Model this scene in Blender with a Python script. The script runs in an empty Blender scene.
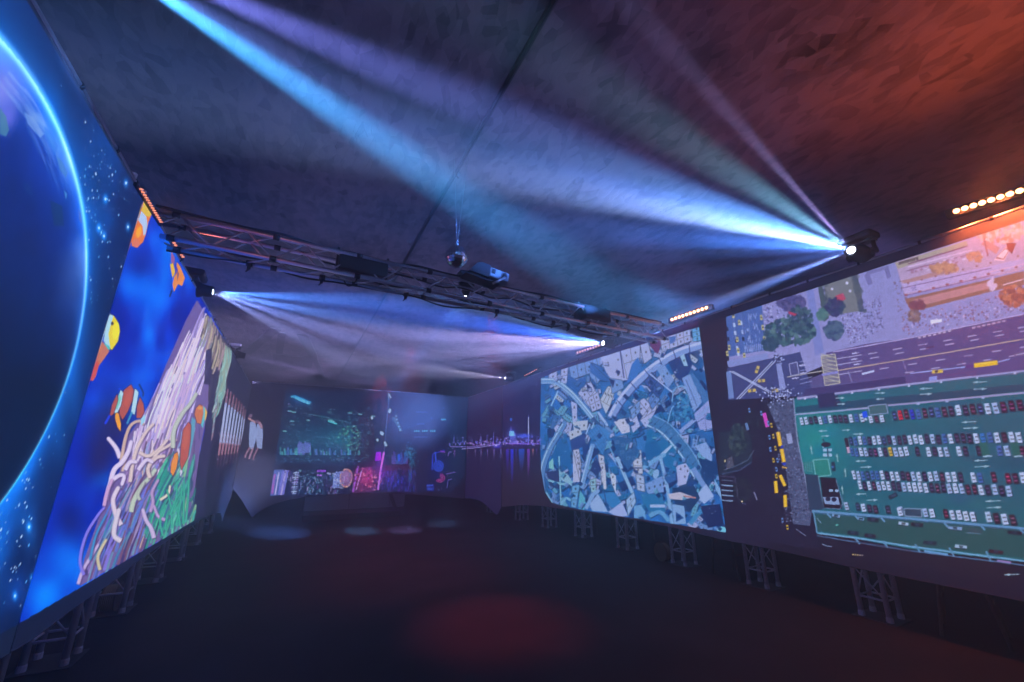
import bpy, bmesh, math, random
import numpy as np
from mathutils import Vector, Matrix

# ------------------------------------------------------------------ camera frame and scale
S = 1.6                      # metres per camera height
RM = np.array([[0.8873382939, -0.0025305484, -0.4611120780],
               [0.1300485139, 0.9607650589, 0.2449854805],
               [0.4424004251, -0.2773519387, 0.8528527223]])
F = 405.848
CX, CY = 512.0, 341.0
AX, AV, AD = RM[:, 0], -RM[:, 1], RM[:, 2]
AXES = np.array([AX, AD, AV])          # rows: world X, Y, Z seen in camera axes

def at(x, y, axis, val):
    """the point of the plane axis=val (in camera heights) that the photograph shows at pixel x, y"""
    d = AXES @ np.array([x - CX, y - CY, F])
    return d * (val / d[axis])

def w(p):                               # camera-height units -> metres
    return Vector((p[0] * S, p[1] * S, p[2] * S + S))

def atm(x, y, axis, val):
    return w(at(x, y, axis, val))

SC = bpy.context.scene
COL = SC.collection
SC.view_settings.view_transform = 'Standard'
SC.view_settings.look = 'None'
SC.view_settings.exposure = 0.0
SC.view_settings.gamma = 1.0
SC.view_settings.use_curve_mapping = False

cam = bpy.data.cameras.new('camera')
camo = bpy.data.objects.new('camera', cam)
COL.objects.link(camo)
cam.sensor_width = 36.0
cam.lens = F / 1024 * 36.0
cam.clip_start = 0.02
camo.matrix_world = Matrix(((AX[0], -AX[1], -AX[2], 0), (AD[0], -AD[1], -AD[2], 0),
                            (AV[0], -AV[1], -AV[2], S), (0, 0, 0, 1)))
SC.camera = camo

# ------------------------------------------------------------------ materials
def new_mat(name):
    m = bpy.data.materials.new(name)
    m.use_nodes = True
    nt = m.node_tree
    return m, nt, nt.nodes['Principled BSDF']

def mat(name, col, rough=0.6, metal=0.0, noise=0.0, scale=30.0, bump=0.0, emit=None, estr=0.0):
    m, nt, b = new_mat(name)
    b.inputs['Base Color'].default_value = (*col, 1)
    b.inputs['Roughness'].default_value = rough
    b.inputs['Metallic'].default_value = metal
    if noise or bump:
        tc = nt.nodes.new('ShaderNodeTexCoord')
        n = nt.nodes.new('ShaderNodeTexNoise')
        n.inputs['Scale'].default_value = scale
        n.inputs['Detail'].default_value = 4
        nt.links.new(tc.outputs['Object'], n.inputs['Vector'])
        if noise:
            mx = nt.nodes.new('ShaderNodeMixRGB')
            mx.inputs[1].default_value = (*[c * (1 - noise) for c in col], 1)
            mx.inputs[2].default_value = (*[min(1, c * (1 + noise)) for c in col], 1)
            nt.links.new(n.outputs['Fac'], mx.inputs[0])
            nt.links.new(mx.outputs[0], b.inputs['Base Color'])
        if bump:
            bp = nt.nodes.new('ShaderNodeBump')
            bp.inputs['Strength'].default_value = bump
            bp.inputs['Distance'].default_value = 0.01
            nt.links.new(n.outputs['Fac'], bp.inputs['Height'])
            nt.links.new(bp.outputs[0], b.inputs['Normal'])
    if emit:
        b.inputs['Emission Color'].default_value = (*emit, 1)
        b.inputs['Emission Strength'].default_value = estr
    return m

M = {}
M['alu'] = mat('brushed_aluminium', (0.62, 0.62, 0.65), 0.38, 0.85, 0.12, 60)
M['black'] = mat('black_plastic', (0.012, 0.012, 0.015), 0.45, 0.0, 0.2, 40)
M['grey'] = mat('grey_plastic', (0.30, 0.31, 0.33), 0.5, 0.0, 0.1, 30)
M['rubber'] = mat('black_rubber', (0.010, 0.010, 0.012), 0.6, 0, 0.2, 50)
M['steel'] = mat('dark_steel_plate', (0.13, 0.12, 0.13), 0.5, 0.5, 0.3, 20)
M['cloth'] = mat('plain_screen_fabric', (0.22, 0.22, 0.26), 0.85, 0, 0.08, 4, 0.15)
M['building'] = mat('absorbing_wall_black', (0.0005, 0.0005, 0.0006), 1.0, 0, 0.3, 3)  # building walls set near-black to swallow beams landing behind the screens
M['building'].node_tree.nodes['Principled BSDF'].inputs['Specular IOR Level'].default_value = 0.0
M['panel'] = mat('pale_panel', (0.34, 0.33, 0.38), 0.7, 0, 0.1, 8)
M['mirror'] = mat('mirror_glass', (0.85, 0.87, 0.92), 0.16, 1.0)
M['reel'] = mat('ochre_cable_reel', (0.14, 0.08, 0.04), 0.6, 0, 0.3, 30)
M['lens'] = mat('glowing_lens', (0.8, 0.85, 1), 0.3, 0, emit=(0.75, 0.82, 1.0), estr=30.0)
M['lens_far'] = mat('glowing_far_lens', (0.8, 0.85, 1), 0.3, 0, emit=(0.7, 0.68, 1.0), estr=6.0)
M['led'] = mat('amber_led', (1, 0.5, 0.2), 0.4, 0, emit=(1.0, 0.40, 0.16), estr=9.0)
M['led_dim'] = mat('dim_amber_led', (1, 0.5, 0.2), 0.4, 0, emit=(1.0, 0.30, 0.18), estr=1.2)
M['glass'] = mat('dark_projector_glass', (0.02, 0.02, 0.03), 0.08)
M['wood'] = mat('table_leg_metal', (0.16, 0.13, 0.12), 0.5, 0.4, 0.2, 20)
M['drape'] = mat('dark_stage_skirt', (0.05, 0.04, 0.055), 0.9, 0, 0.2, 12)

# carpet
m, nt, b = new_mat('dark_carpet')
tc = nt.nodes.new('ShaderNodeTexCoord')
n = nt.nodes.new('ShaderNodeTexNoise'); n.inputs['Scale'].default_value = 90; n.inputs['Detail'].default_value = 3
n2 = nt.nodes.new('ShaderNodeTexNoise'); n2.inputs['Scale'].default_value = 1.6; n2.inputs['Detail'].default_value = 4
nt.links.new(tc.outputs['Object'], n.inputs['Vector']); nt.links.new(tc.outputs['Object'], n2.inputs['Vector'])
ad = nt.nodes.new('ShaderNodeMath'); ad.operation = 'MULTIPLY_ADD'; ad.inputs[1].default_value = 0.6
nt.links.new(n.outputs['Fac'], ad.inputs[0]); nt.links.new(n2.outputs['Fac'], ad.inputs[2])
cr = nt.nodes.new('ShaderNodeValToRGB')
cr.color_ramp.elements[0].position = 0.45; cr.color_ramp.elements[0].color = (0.014, 0.011, 0.013, 1)
cr.color_ramp.elements[1].position = 1.1; cr.color_ramp.elements[1].color = (0.040, 0.032, 0.038, 1)
nt.links.new(ad.outputs[0], cr.inputs[0]); nt.links.new(cr.outputs[0], b.inputs['Base Color'])
b.inputs['Roughness'].default_value = 0.95
bp = nt.nodes.new('ShaderNodeBump'); bp.inputs['Strength'].default_value = 0.5; bp.inputs['Distance'].default_value = 0.004
nt.links.new(n.outputs['Fac'], bp.inputs['Height']); nt.links.new(bp.outputs[0], b.inputs['Normal'])
M['carpet'] = m

# ceiling: strand board, the strands run along the hall
m, nt, b = new_mat('strand_board_ceiling')
tc = nt.nodes.new('ShaderNodeTexCoord')
def strands(scl, rot, loc):
    mp = nt.nodes.new('ShaderNodeMapping')
    mp.inputs['Scale'].default_value = scl
    mp.inputs['Rotation'].default_value = (0, 0, rot)
    mp.inputs['Location'].default_value = loc
    wn = nt.nodes.new('ShaderNodeTexNoise'); wn.inputs['Scale'].default_value = 2.5; wn.inputs['Detail'].default_value = 1
    nt.links.new(tc.outputs['Object'], wn.inputs['Vector'])
    vm = nt.nodes.new('ShaderNodeVectorMath'); vm.operation = 'MULTIPLY_ADD'
    vm.inputs[1].default_value = (0.05, 0.10, 0)
    nt.links.new(wn.outputs['Color'], vm.inputs[0]); nt.links.new(tc.outputs['Object'], vm.inputs[2])
    nt.links.new(vm.outputs[0], mp.inputs['Vector'])
    v = nt.nodes.new('ShaderNodeTexVoronoi'); v.inputs['Scale'].default_value = 1.0; v.voronoi_dimensions = '2D'
    nt.links.new(mp.outputs[0], v.inputs['Vector'])
    s = nt.nodes.new('ShaderNodeSeparateColor'); nt.links.new(v.outputs['Color'], s.inputs[0])
    return s.outputs[0], v.outputs['Distance']
a1, d1 = strands((13, 5, 1), 0.12, (0, 0, 0))
a2, d2 = strands((9, 7, 1), -0.12, (3, 7, 0))
mul = nt.nodes.new('ShaderNodeMath'); mul.operation = 'ADD'; nt.links.new(a1, mul.inputs[0]); nt.links.new(a2, mul.inputs[1])
big = nt.nodes.new('ShaderNodeTexNoise'); big.inputs['Scale'].default_value = 1.3; big.inputs['Detail'].default_value = 5
nt.links.new(tc.outputs['Object'], big.inputs['Vector'])
ad = nt.nodes.new('ShaderNodeMath'); ad.operation = 'MULTIPLY_ADD'; ad.inputs[1].default_value = 0.35
nt.links.new(mul.outputs[0], ad.inputs[0]); nt.links.new(big.outputs['Fac'], ad.inputs[2])
cr = nt.nodes.new('ShaderNodeValToRGB')
cr.color_ramp.elements[0].position = 0.32; cr.color_ramp.elements[0].color = (0.012, 0.009, 0.011, 1)
cr.color_ramp.elements[1].position = 1.2; cr.color_ramp.elements[1].color = (0.27, 0.19, 0.20, 1)
nt.links.new(ad.outputs[0], cr.inputs[0]); nt.links.new(cr.outputs[0], b.inputs['Base Color'])
b.inputs['Roughness'].default_value = 0.75
bp = nt.nodes.new('ShaderNodeBump'); bp.inputs['Strength'].default_value = 0.8; bp.inputs['Distance'].default_value = 0.03
nt.links.new(mul.outputs[0], bp.inputs['Height']); nt.links.new(bp.outputs[0], b.inputs['Normal'])
M['ceiling'] = m

def screen_mat(name, strength=1.0):
    m, nt, b = new_mat(name)
    b.inputs['Base Color'].default_value = (0.11, 0.11, 0.125, 1)
    b.inputs['Roughness'].default_value = 0.85
    at_ = nt.nodes.new('ShaderNodeAttribute'); at_.attribute_name = 'picture'
    nt.links.new(at_.outputs['Color'], b.inputs['Emission Color'])
    b.inputs['Emission Strength'].default_value = strength
    return m

# ------------------------------------------------------------------ mesh helpers
class MB:
    def __init__(s): s.bm = bmesh.new()
    def box(s, x0, x1, y0, y1, z0, z1, rot=None, loc=None, bev=0):
        vs = [s.bm.verts.new((x, y, z)) for x in (x0, x1) for y in (y0, y1) for z in (z0, z1)]
        fs = [(0, 1, 3, 2), (4, 6, 7, 5), (0, 4, 5, 1), (2, 3, 7, 6), (0, 2, 6, 4), (1, 5, 7, 3)]
        faces = [s.bm.faces.new([vs[i] for i in f]) for f in fs]
        if bev:
            es = list({e for f in faces for e in f.edges})
            g = bmesh.ops.bevel(s.bm, geom=es, offset=bev, segments=2, affect='EDGES', profile=0.5)
            vs = list({v for f in g['faces'] for v in f.verts} | {v for v in vs if v.is_valid})
        if rot is not None or loc is not None:
            for v in vs:
                c = v.co.copy()
                if rot is not None: c = rot @ c
                if loc is not None: c = c + Vector(loc)
                v.co = c
        return s
    def tube(s, pts, r, n=8, caps=True, r2=None):
        pts = [Vector(p) for p in pts]
        rings = []
        up = None
        for i, p in enumerate(pts):
            a = pts[max(0, i - 1)]; b = pts[min(len(pts) - 1, i + 1)]
            t = (b - a).normalized()
            if up is None:
                up = Vector((0, 0, 1)) if abs(t.z) < 0.9 else Vector((1, 0, 0))
            u = (up - t * up.dot(t))
            if u.length < 1e-4: u = t.orthogonal()
            u.normalize(); v = t.cross(u); up = u
            rr = r if r2 is None else r + (r2 - r) * i / (len(pts) - 1)
            rings.append([s.bm.verts.new(p + (u * math.cos(2 * math.pi * k / n) + v * math.sin(2 * math.pi * k / n)) * rr) for k in range(n)])
        for a, b in zip(rings[:-1], rings[1:]):
            for k in range(n):
                f = s.bm.faces.new((a[k], a[(k + 1) % n], b[(k + 1) % n], b[k])); f.smooth = True
        if caps:
            s.bm.faces.new(rings[0][::-1]); s.bm.faces.new(rings[-1])
        return s
    def lathe(s, prof, mw=None, n=24):
        """prof: list of (radius, height); spun round local z"""
        mw = mw or Matrix.Identity(4)
        rings = []
        for r, h in prof:
            if r < 1e-5: rings.append([s.bm.verts.new(mw @ Vector((0, 0, h)))])
            else: rings.append([s.bm.verts.new(mw @ Vector((r * math.cos(2 * math.pi * k / n), r * math.sin(2 * math.pi * k / n), h))) for k in range(n)])
        for a, b in zip(rings[:-1], rings[1:]):
            for k in range(n):
                k2 = (k + 1) % n
                if len(a) == 1 and len(b) == 1: continue
                if len(a) == 1: f = s.bm.faces.new((a[0], b[k2], b[k]))
                elif len(b) == 1: f = s.bm.faces.new((a[k], a[k2], b[0]))
                else: f = s.bm.faces.new((a[k], a[k2], b[k2], b[k]))
                f.smooth = len(prof) > 6
        return s
    def poly(s, pts, thick=None):
        vs = [s.bm.verts.new(p) for p in pts]
        f = s.bm.faces.new(vs)
        if thick is not None:
            g = bmesh.ops.extrude_face_region(s.bm, geom=[f])
            for v in g['geom']:
                if isinstance(v, bmesh.types.BMVert): v.co += Vector(thick)
        return s
    def build(s, name, m, parent=None, mats=None):
        bmesh.ops.recalc_face_normals(s.bm, faces=s.bm.faces)
        me = bpy.data.meshes.new(name)
        s.bm.to_mesh(me); s.bm.free()
        for mm in (mats or [m]): me.materials.append(mm)
        o = bpy.data.objects.new(name, me)
        COL.objects.link(o)
        if parent is not None: o.parent = parent
        return o

def tag(o, label=None, cat=None, group=None, kind=None):
    if label: o['label'] = label
    if cat: o['category'] = cat
    if group: o['group'] = group
    if kind: o['kind'] = kind
    return o

def empty(name, loc=(0, 0, 0), rot=None):
    o = bpy.data.objects.new(name, None)
    o.empty_display_size = 0.1
    o.location = loc
    if rot is not None: o.rotation_euler = rot
    COL.objects.link(o)
    return o

def copy_tree(o, parent=None):
    c = o.copy(); COL.objects.link(c); c.parent = parent
    for ch in list(o.children): copy_tree(ch, c)
    return c

def struct(name, mb, m):
    o = mb.build(name, m); o['kind'] = 'structure'; return o
# ------------------------------------------------------------------ pictures on the screens: every fabric is a fine grid whose
# vertices carry the projected picture as a colour attribute
def s2l(c):
    c = np.clip(np.asarray(c, dtype=float), 0, 1)
    return np.where(c <= 0.04045, c / 12.92, ((c + 0.055) / 1.055) ** 2.4)

def vnoise(x, y, seed=0):
    xi = np.floor(x).astype(np.int64); yi = np.floor(y).astype(np.int64)
    fx = x - xi; fy = y - yi
    fx = fx * fx * (3 - 2 * fx); fy = fy * fy * (3 - 2 * fy)
    def h(a, b):
        n = (a * 374761393 + b * 668265263 + seed * 974634777) & 0x7fffffff
        n = ((n ^ (n >> 13)) * 1274126177) & 0x7fffffff
        return ((n ^ (n >> 16)) & 0xffff) / 65535.0
    return (h(xi, yi) * (1 - fx) + h(xi + 1, yi) * fx) * (1 - fy) + (h(xi, yi + 1) * (1 - fx) + h(xi + 1, yi + 1) * fx) * fy

def fbm(x, y, seed=0, o=4):
    s = 0; a = 0.5
    for k in range(o):
        s = s + a * vnoise(x * 2 ** k, y * 2 ** k, seed + k); a /= 2
    return s / (1 - 0.5 ** o)

class Screen:
    def __init__(s, axis, val, u0, u1, ztop, zbot, nu, nz, bottom=None, rows_down=None):
        """axis 0: plane x=val, u is y; axis 1: plane y=val, u is x.  zbot(u) may vary along the fabric"""
        s.axis, s.val = axis, val
        s.nu, s.nz = nu, nz
        u = np.linspace(u0, u1, nu); t = np.linspace(0, 1, nz)
        zb = np.array([zbot(q) for q in u])
        s.U = np.repeat(u[:, None], nz, 1)
        s.V = zb[:, None] + (ztop - zb)[:, None] * t[None, :]
        s.du = u[1] - u[0]; s.dv = (ztop - zb.mean()) / nz
        s.u0, s.u1, s.ztop = u0, u1, ztop
        s.zb = zb
        s.A = np.zeros((nu, nz, 3))
        P = np.zeros((nu, nz, 3))
        P[..., 0] = val if axis == 0 else s.U
        P[..., 1] = s.U if axis == 0 else val
        P[..., 2] = s.V
        c = P @ AXES                            # camera coordinates
        ok = c[..., 2] > 0.05
        zc = np.where(ok, c[..., 2], 1)
        s.PX = np.where(ok, CX + F * c[..., 0] / zc, -9e3); s.PY = np.where(ok, CY + F * c[..., 1] / zc, -9e3)
    def uv(s, x, y):
        p = at(x, y, s.axis, s.val)
        return (p[1] if s.axis == 0 else p[0], p[2])
    def win(s, us, vs, pad=1):
        i0 = int(max(0, (min(us) - s.u0) / s.du - pad)); i1 = int(min(s.nu, (max(us) - s.u0) / s.du + pad + 2))
        if i1 <= i0: return None
        v = s.V[(i0 + i1) // 2 if (i0 + i1) // 2 < s.nu else s.nu - 1]
        dv = (v[-1] - v[0]) / (s.nz - 1)
        j0 = int(max(0, (min(vs) - v[0]) / dv - pad - 3)); j1 = int(min(s.nz, (max(vs) - v[0]) / dv + pad + 5))
        if j1 <= j0: return None
        return slice(i0, i1), slice(j0, j1)
    def wpoly(s, pts, col, a=1.0, add=False):
        us = [p[0] for p in pts]; vs = [p[1] for p in pts]
        wn = s.win(us, vs)
        if wn is None: return
        U = s.U[wn]; V = s.V[wn]; cov = np.zeros(U.shape)
        for ox, oy in ((-.25, -.25), (.25, -.25), (-.25, .25), (.25, .25)):
            x = U + ox * s.du; y = V + oy * s.dv; ins = np.zeros(U.shape, bool)
            n = len(pts)
            for i in range(n):
                x1, y1 = pts[i]; x2, y2 = pts[(i + 1) % n]
                if y1 == y2: continue
                cr = ((y1 > y) != (y2 > y)) & (x < (x2 - x1) * (y - y1) / (y2 - y1) + x1)
                ins ^= cr
            cov += ins * 0.25
        cov = (cov * a)[..., None]; c = np.asarray(col, float) / 255.0
        if add: s.A[wn] += cov * c
        else: s.A[wn] = s.A[wn] * (1 - cov) + cov * c
    def poly(s, pts, col, a=1.0, add=False):
        s.wpoly([s.uv(*p) for p in pts], col, a, add)
    def quadpts(s, p, q, w0, w1=None):
        w1 = w0 if w1 is None else w1
        dx, dy = q[0] - p[0], q[1] - p[1]; L = math.hypot(dx, dy) or 1e-6
        nx, ny = -dy / L, dx / L
        return [(p[0] + nx * w0 / 2, p[1] + ny * w0 / 2), (q[0] + nx * w1 / 2, q[1] + ny * w1 / 2),
                (q[0] - nx * w1 / 2, q[1] - ny * w1 / 2), (p[0] - nx * w0 / 2, p[1] - ny * w0 / 2)]
    def line(s, pts, wd, col, a=1.0, w1=None, add=False):
        n = len(pts) - 1
        for i in range(n):
            wa = wd if w1 is None else wd + (w1 - wd) * i / n
            wb = wd if w1 is None else wd + (w1 - wd) * (i + 1) / n
            s.poly(s.quadpts(pts[i], pts[i + 1], wa, wb), col, a, add)
    def stroke(s, pts, wd, col, a=1.0, w1=None, n=5, hi=None):
        """smooth stroke with a round head, optionally with a lighter core"""
        P = [np.array(p, float) for p in pts]; out = []
        for i in range(len(P) - 1):
            A = P[max(i - 1, 0)]; B = P[i]; C = P[i + 1]; D = P[min(i + 2, len(P) - 1)]
            for k in range(n):
                t = k / n
                out.append(0.5 * ((2 * B) + (C - A) * t + (2 * A - 5 * B + 4 * C - D) * t * t + (3 * B - A - 3 * C + D) * t ** 3))
        out.append(P[-1]); m = len(out); w1 = wd if w1 is None else w1
        def ribbon(f):
            L = []; R = []
            for i, p in enumerate(out):
                d = out[min(i + 1, m - 1)] - out[max(i - 1, 0)]; l = np.hypot(*d) or 1e-6; nn = np.array([-d[1], d[0]]) / l
                ww = (wd + (w1 - wd) * i / (m - 1)) * f / 2
                L.append(p + nn * ww); R.append(p - nn * ww)
            d = out[-1] - out[-2]; l = np.hypot(*d) or 1e-6; d = d / l; nn = np.array([-d[1], d[0]])
            cap = [out[-1] + (nn * math.cos(t) + d * math.sin(t)) * w1 * f / 2 for t in (0.5, 1.0, 1.57, 2.1, 2.6)]
            return [tuple(p) for p in L + cap + R[::-1]]
        s.poly(ribbon(1.0), col, a)
        if hi is not None: s.poly(ribbon(0.5), hi, a * 0.7)
    def ell(s, x, y, rx, ry, col, a=1.0, ang=0.0, add=False, n=16):
        ca, sa = math.cos(ang), math.sin(ang)
        s.poly([(x + rx * math.cos(t) * ca - ry * math.sin(t) * sa, y + rx * math.cos(t) * sa + ry * math.sin(t) * ca) for t in [2 * math.pi * k / n for k in range(n)]], col, a, add)
    def glow(s, x, y, rx, ry, col, a=1.0, ang=0.0, mix=False):
        ca, sa = math.cos(ang), math.sin(ang)
        if s.PX.min() > x + 4 * max(rx, ry): return
        dx = s.PX - x; dy = s.PY - y
        g = np.exp(-(((dx * ca + dy * sa) / rx) ** 2 + ((-dx * sa + dy * ca) / ry) ** 2)) * a
        c = np.asarray(col, float) / 255.0
        if mix: s.A = s.A * (1 - g[..., None]) + g[..., None] * c
        else: s.A += g[..., None] * c
    def clip_outside(s, mask, col):
        s.A = np.where(mask[..., None], s.A, np.asarray(col, float) / 255.0)
    def mesh(s, name, m, parent, bulge=0.0):
        nu, nz = s.nu, s.nz
        co = np.zeros((nu, nz, 3))
        # slack folds close to the lower hem only
        hang = np.clip(1 - (s.V - s.zb[:, None]) / 0.12, 0, 1) ** 2
        fold = bulge * hang * np.sin(s.U * 9.0) * 0.5
        base = s.val + fold
        co[..., 0] = (base if s.axis == 0 else s.U) * S
        co[..., 1] = (s.U if s.axis == 0 else base) * S
        co[..., 2] = s.V * S + S
        me = bpy.data.meshes.new(name)
        idx = np.arange(nu * nz).reshape(nu, nz)
        q = np.stack([idx[:-1, :-1], idx[1:, :-1], idx[1:, 1:], idx[:-1, 1:]], -1).reshape(-1, 4)
        if s.axis == 0 and s.val > 0: q = q[:, ::-1]
        nf = len(q)
        me.vertices.add(nu * nz); me.vertices.foreach_set('co', co.reshape(-1))
        me.loops.add(nf * 4); me.loops.foreach_set('vertex_index', q.reshape(-1).astype(np.int32))
        me.polygons.add(nf); me.polygons.foreach_set('loop_start', np.arange(0, nf * 4, 4, dtype=np.int32))
        me.update(calc_edges=True)
        ca = me.color_attributes.new('picture', 'FLOAT_COLOR', 'POINT')
        lin = s2l(s.A) * GAIN
        ca.data.foreach_set('color', np.concatenate([lin, np.ones((nu, nz, 1))], -1).reshape(-1).astype(np.float32))
        me.materials.append(m)
        o = bpy.data.objects.new(name, me); COL.objects.link(o); o.parent = parent
        return o

GAIN = 1.15
M['screen'] = screen_mat('projection_fabric')
BLACK = (14, 11, 30)

def curve_fn(pts):
    pts = sorted(pts); xs = [p[0] for p in pts]; ys_ = [p[1] for p in pts]
    return lambda q: float(np.interp(q, xs, ys_))
def hem(axis, val, px):
    out = []
    for p in px:
        a = at(*p, axis, val); out.append((a[1] if axis == 0 else a[0], a[2]))
    return out

XR, XL, YB = 3.45, -0.85, 8.9
rnd = random.Random(7)

# ================================================================== RIGHT NEAR: aerial view of a park, a road and a parking lot
hr = hem(0, XR, [(1024, 601.4), (848, 566.4), (790, 553), (720, 539), (680, 529), (635, 520), (574, 510.6), (540, 505.8), (520, 505), (504, 507)])
hr = [(-1.0, hr[0][1] - 0.01)] + hr
zr = curve_fn(hr)
s = Screen(0, XR, -0.6, 2.575, 1.355, zr, 820, 520)
s.A[:] = np.array((30, 23, 42)) / 255
n = fbm(s.PX / 9, s.PY / 9, 3)
# whole picture area
TOP = 1.283
pic = s.V < TOP
def band(pts, col, a=1.0): s.poly(pts, col, a)
# plaza and park
band([(727, 316.5), (821, 285), (1100, 195), (1100, 330), (1024, 325), (915, 345), (832, 362), (790, 380), (731, 398)], (138, 138, 202))
# road
band([(826, 353), (865, 344), (915.6, 337), (970, 325), (1024, 314), (1120, 292), (1120, 362), (1024, 372), (900, 386), (797, 398), (795, 385), (826, 372)], (84, 72, 132))
# parking green
band([(793, 398), (910, 384), (1024, 371), (1150, 356), (1150, 580), (1024, 562), (910, 549), (857, 539), (817, 533), (812, 510), (803, 470), (796, 440)], (28, 92, 116))
s.glow(815, 440, 35, 45, (0, 44, 26), 0.8)
s.glow(1000, 540, 90, 30, (12, 5, -14), 0.8)
s.glow(1010, 470, 60, 60, (6, -6, -4), 1)
for k in range(46):        # faint variation of the tarmac
    x = rnd.uniform(800, 1024); y = rnd.uniform(400, 550)
    s.glow(x, y, rnd.uniform(8, 25), rnd.uniform(3, 6), (rnd.uniform(-8, 8), rnd.uniform(-10, 8), rnd.uniform(-8, 8)))
# dark street and trees on the left
band([(718, 398), (800, 392), (794, 400), (798, 440), (803, 470), (812, 512), (817, 534), (824, 560), (720, 540)], (32, 26, 50))
# pavement strip
band([(767, 404), (794, 398), (797, 440), (803, 470), (812, 510), (810, 526), (793, 524), (786, 470), (778, 430)], (72, 80, 118))
for k in range(420):
    t = rnd.random(); y = 400 + 122 * t; x = rnd.uniform(772 + 14 * t, 793 + 18 * t)
    c = rnd.choice([(110, 120, 165), (42, 44, 74), (48, 50, 84), (95, 105, 150)])
    s.ell(x, y, rnd.uniform(.5, 1.3), rnd.uniform(.5, 1.2), c, 0.8, n=6)
# left-hand boulevard with taxis
band([(726, 316), (762, 305), (766, 350), (728, 357)], (70, 98, 172))
for x in (733, 741, 748):
    s.line([(x, 313), (x + 4, 354)], 0.7, (120, 140, 205), .7)
for k in range(40):
    x = rnd.uniform(745, 760); y = rnd.uniform(312, 350); s.line([(x, y), (x + .4, y + 3)], .7, (150, 165, 225), .8)
cars = [(736, 321), (739, 330), (734, 342), (736, 352), (728, 338), (727, 353), (747, 315), (731, 315)]
for x, y in [(727, 327), (728, 337), (729, 347), (734, 323), (735, 331), (736, 339), (737, 346), (738, 352), (741, 321), (742, 330), (743, 337)]:
    s.line([(x, y), (x + .6, y + 4)], 2.2, rnd.choice([(170, 185, 230), (150, 165, 220), (40, 45, 80)]))
for x, y in [(733, 313), (739, 320), (737, 337), (729, 345), (738, 348), (727, 351), (744, 353), (761, 315), (762.5, 325), (764, 336)]:
    s.line([(x, y), (x + .5, y + 5)], 2.4, (190, 180, 120))
    s.line([(x + .2, y + 1.6), (x + .3, y + 3)], 1.6, (60, 60, 90))
for k in range(11):
    s.line([(745 + 2 * k * .95, 346 - .3 * k), (745.5 + 2 * k * .95, 352 - .3 * k)], .7, (150, 165, 225), .8)
# crossing: pale crosswalks and the diagonal cross
band([(727, 361), (768, 353), (768, 359), (728, 367)], (125, 138, 205))
band([(727, 368), (768, 359), (800, 352), (812, 390), (800, 396), (728, 400)], (60, 66, 122))
band([(726, 372), (731, 371), (734, 398), (729, 399)], (105, 130, 195))
band([(776, 364), (781, 363), (786, 388), (780, 391)], (130, 140, 205))
for o_ in (-1.3, 1.3):
    s.line([(731 + o_, 371), (770 + o_, 392)], .9, (170, 180, 230)); s.line([(738 + o_, 399), (774 + o_, 361)], .9, (170, 180, 230))
for x, y, x2, y2 in [(756, 373, 758.5, 366), (758, 381, 765, 380.5), (748, 391, 756, 390), (772, 391, 779, 390)]:
    s.line([(x, y), (x2, y2)], 3.0, (195, 170, 90)); s.line([(x * .6 + x2 * .4, y * .6 + y2 * .4), (x * .4 + x2 * .6, y * .4 + y2 * .6)], 2.4, (90, 90, 110))
for k in range(160):
    x = rnd.gauss(779, 9); y = rnd.gauss(395, 4); s.ell(x, y, .8, .8, rnd.choice([(170, 180, 230), (45, 45, 85), (120, 130, 190)]), n=6)
for k in range(60):
    x = rnd.gauss(778, 3); y = rnd.gauss(358, 2.5); s.ell(x, y, .8, .8, rnd.choice([(150, 160, 220), (45, 45, 95)]), n=6)
# speckled people on the plaza
def speckle(poly_, nn, cols, r0=.5, r1=1.1):
    xs = [p[0] for p in poly_]; ys_ = [p[1] for p in poly_]
    for k in range(nn):
        while True:
            x = rnd.uniform(min(xs), max(xs)); y = rnd.uniform(min(ys_), max(ys_)); ins = False
            for i in range(len(poly_)):
                x1, y1 = poly_[i]; x2, y2 = poly_[(i + 1) % len(poly_)]
                if (y1 > y) != (y2 > y) and x < (x2 - x1) * (y - y1) / (y2 - y1) + x1: ins = not ins
            if ins: break
        s.ell(x, y, rnd.uniform(r0, r1), rnd.uniform(r0, r1), rnd.choice(cols), .85, n=6)
speckle([(763, 305), (785, 300), (790, 325), (766, 345)], 120, [(60, 70, 135), (75, 85, 150), (180, 185, 235)])
# pavement joints
for k in range(14):
    x = 858 + k * 3; s.line([(x, 270 - (x - 858) * .3), (x + 6, 345 - (x - 858) * .15)], .4, (120, 120, 190), .5)
speckle([(838, 310), (880, 295), (884, 330), (850, 345)], 240, [(75, 80, 140), (70, 70, 125), (175, 180, 232), (110, 90, 150)])
speckle([(900, 318), (1024, 290), (1024, 312), (905, 336)], 230, [(105, 70, 120), (90, 70, 130), (190, 180, 230), (140, 80, 100)], .5, 1.3)
speckle([(894, 280), (905, 278), (912, 318), (898, 326)], 40, [(120, 90, 110), (100, 80, 130)])
# little gate building on the plaza
for pl in ([(864, 275), (869, 273), (873, 284), (868, 285)], [(866, 272), (886, 266), (887, 269), (868, 275)], [(884, 267), (888, 265), (891, 277), (887, 279)]):
    band(pl, (112, 110, 172))
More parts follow.
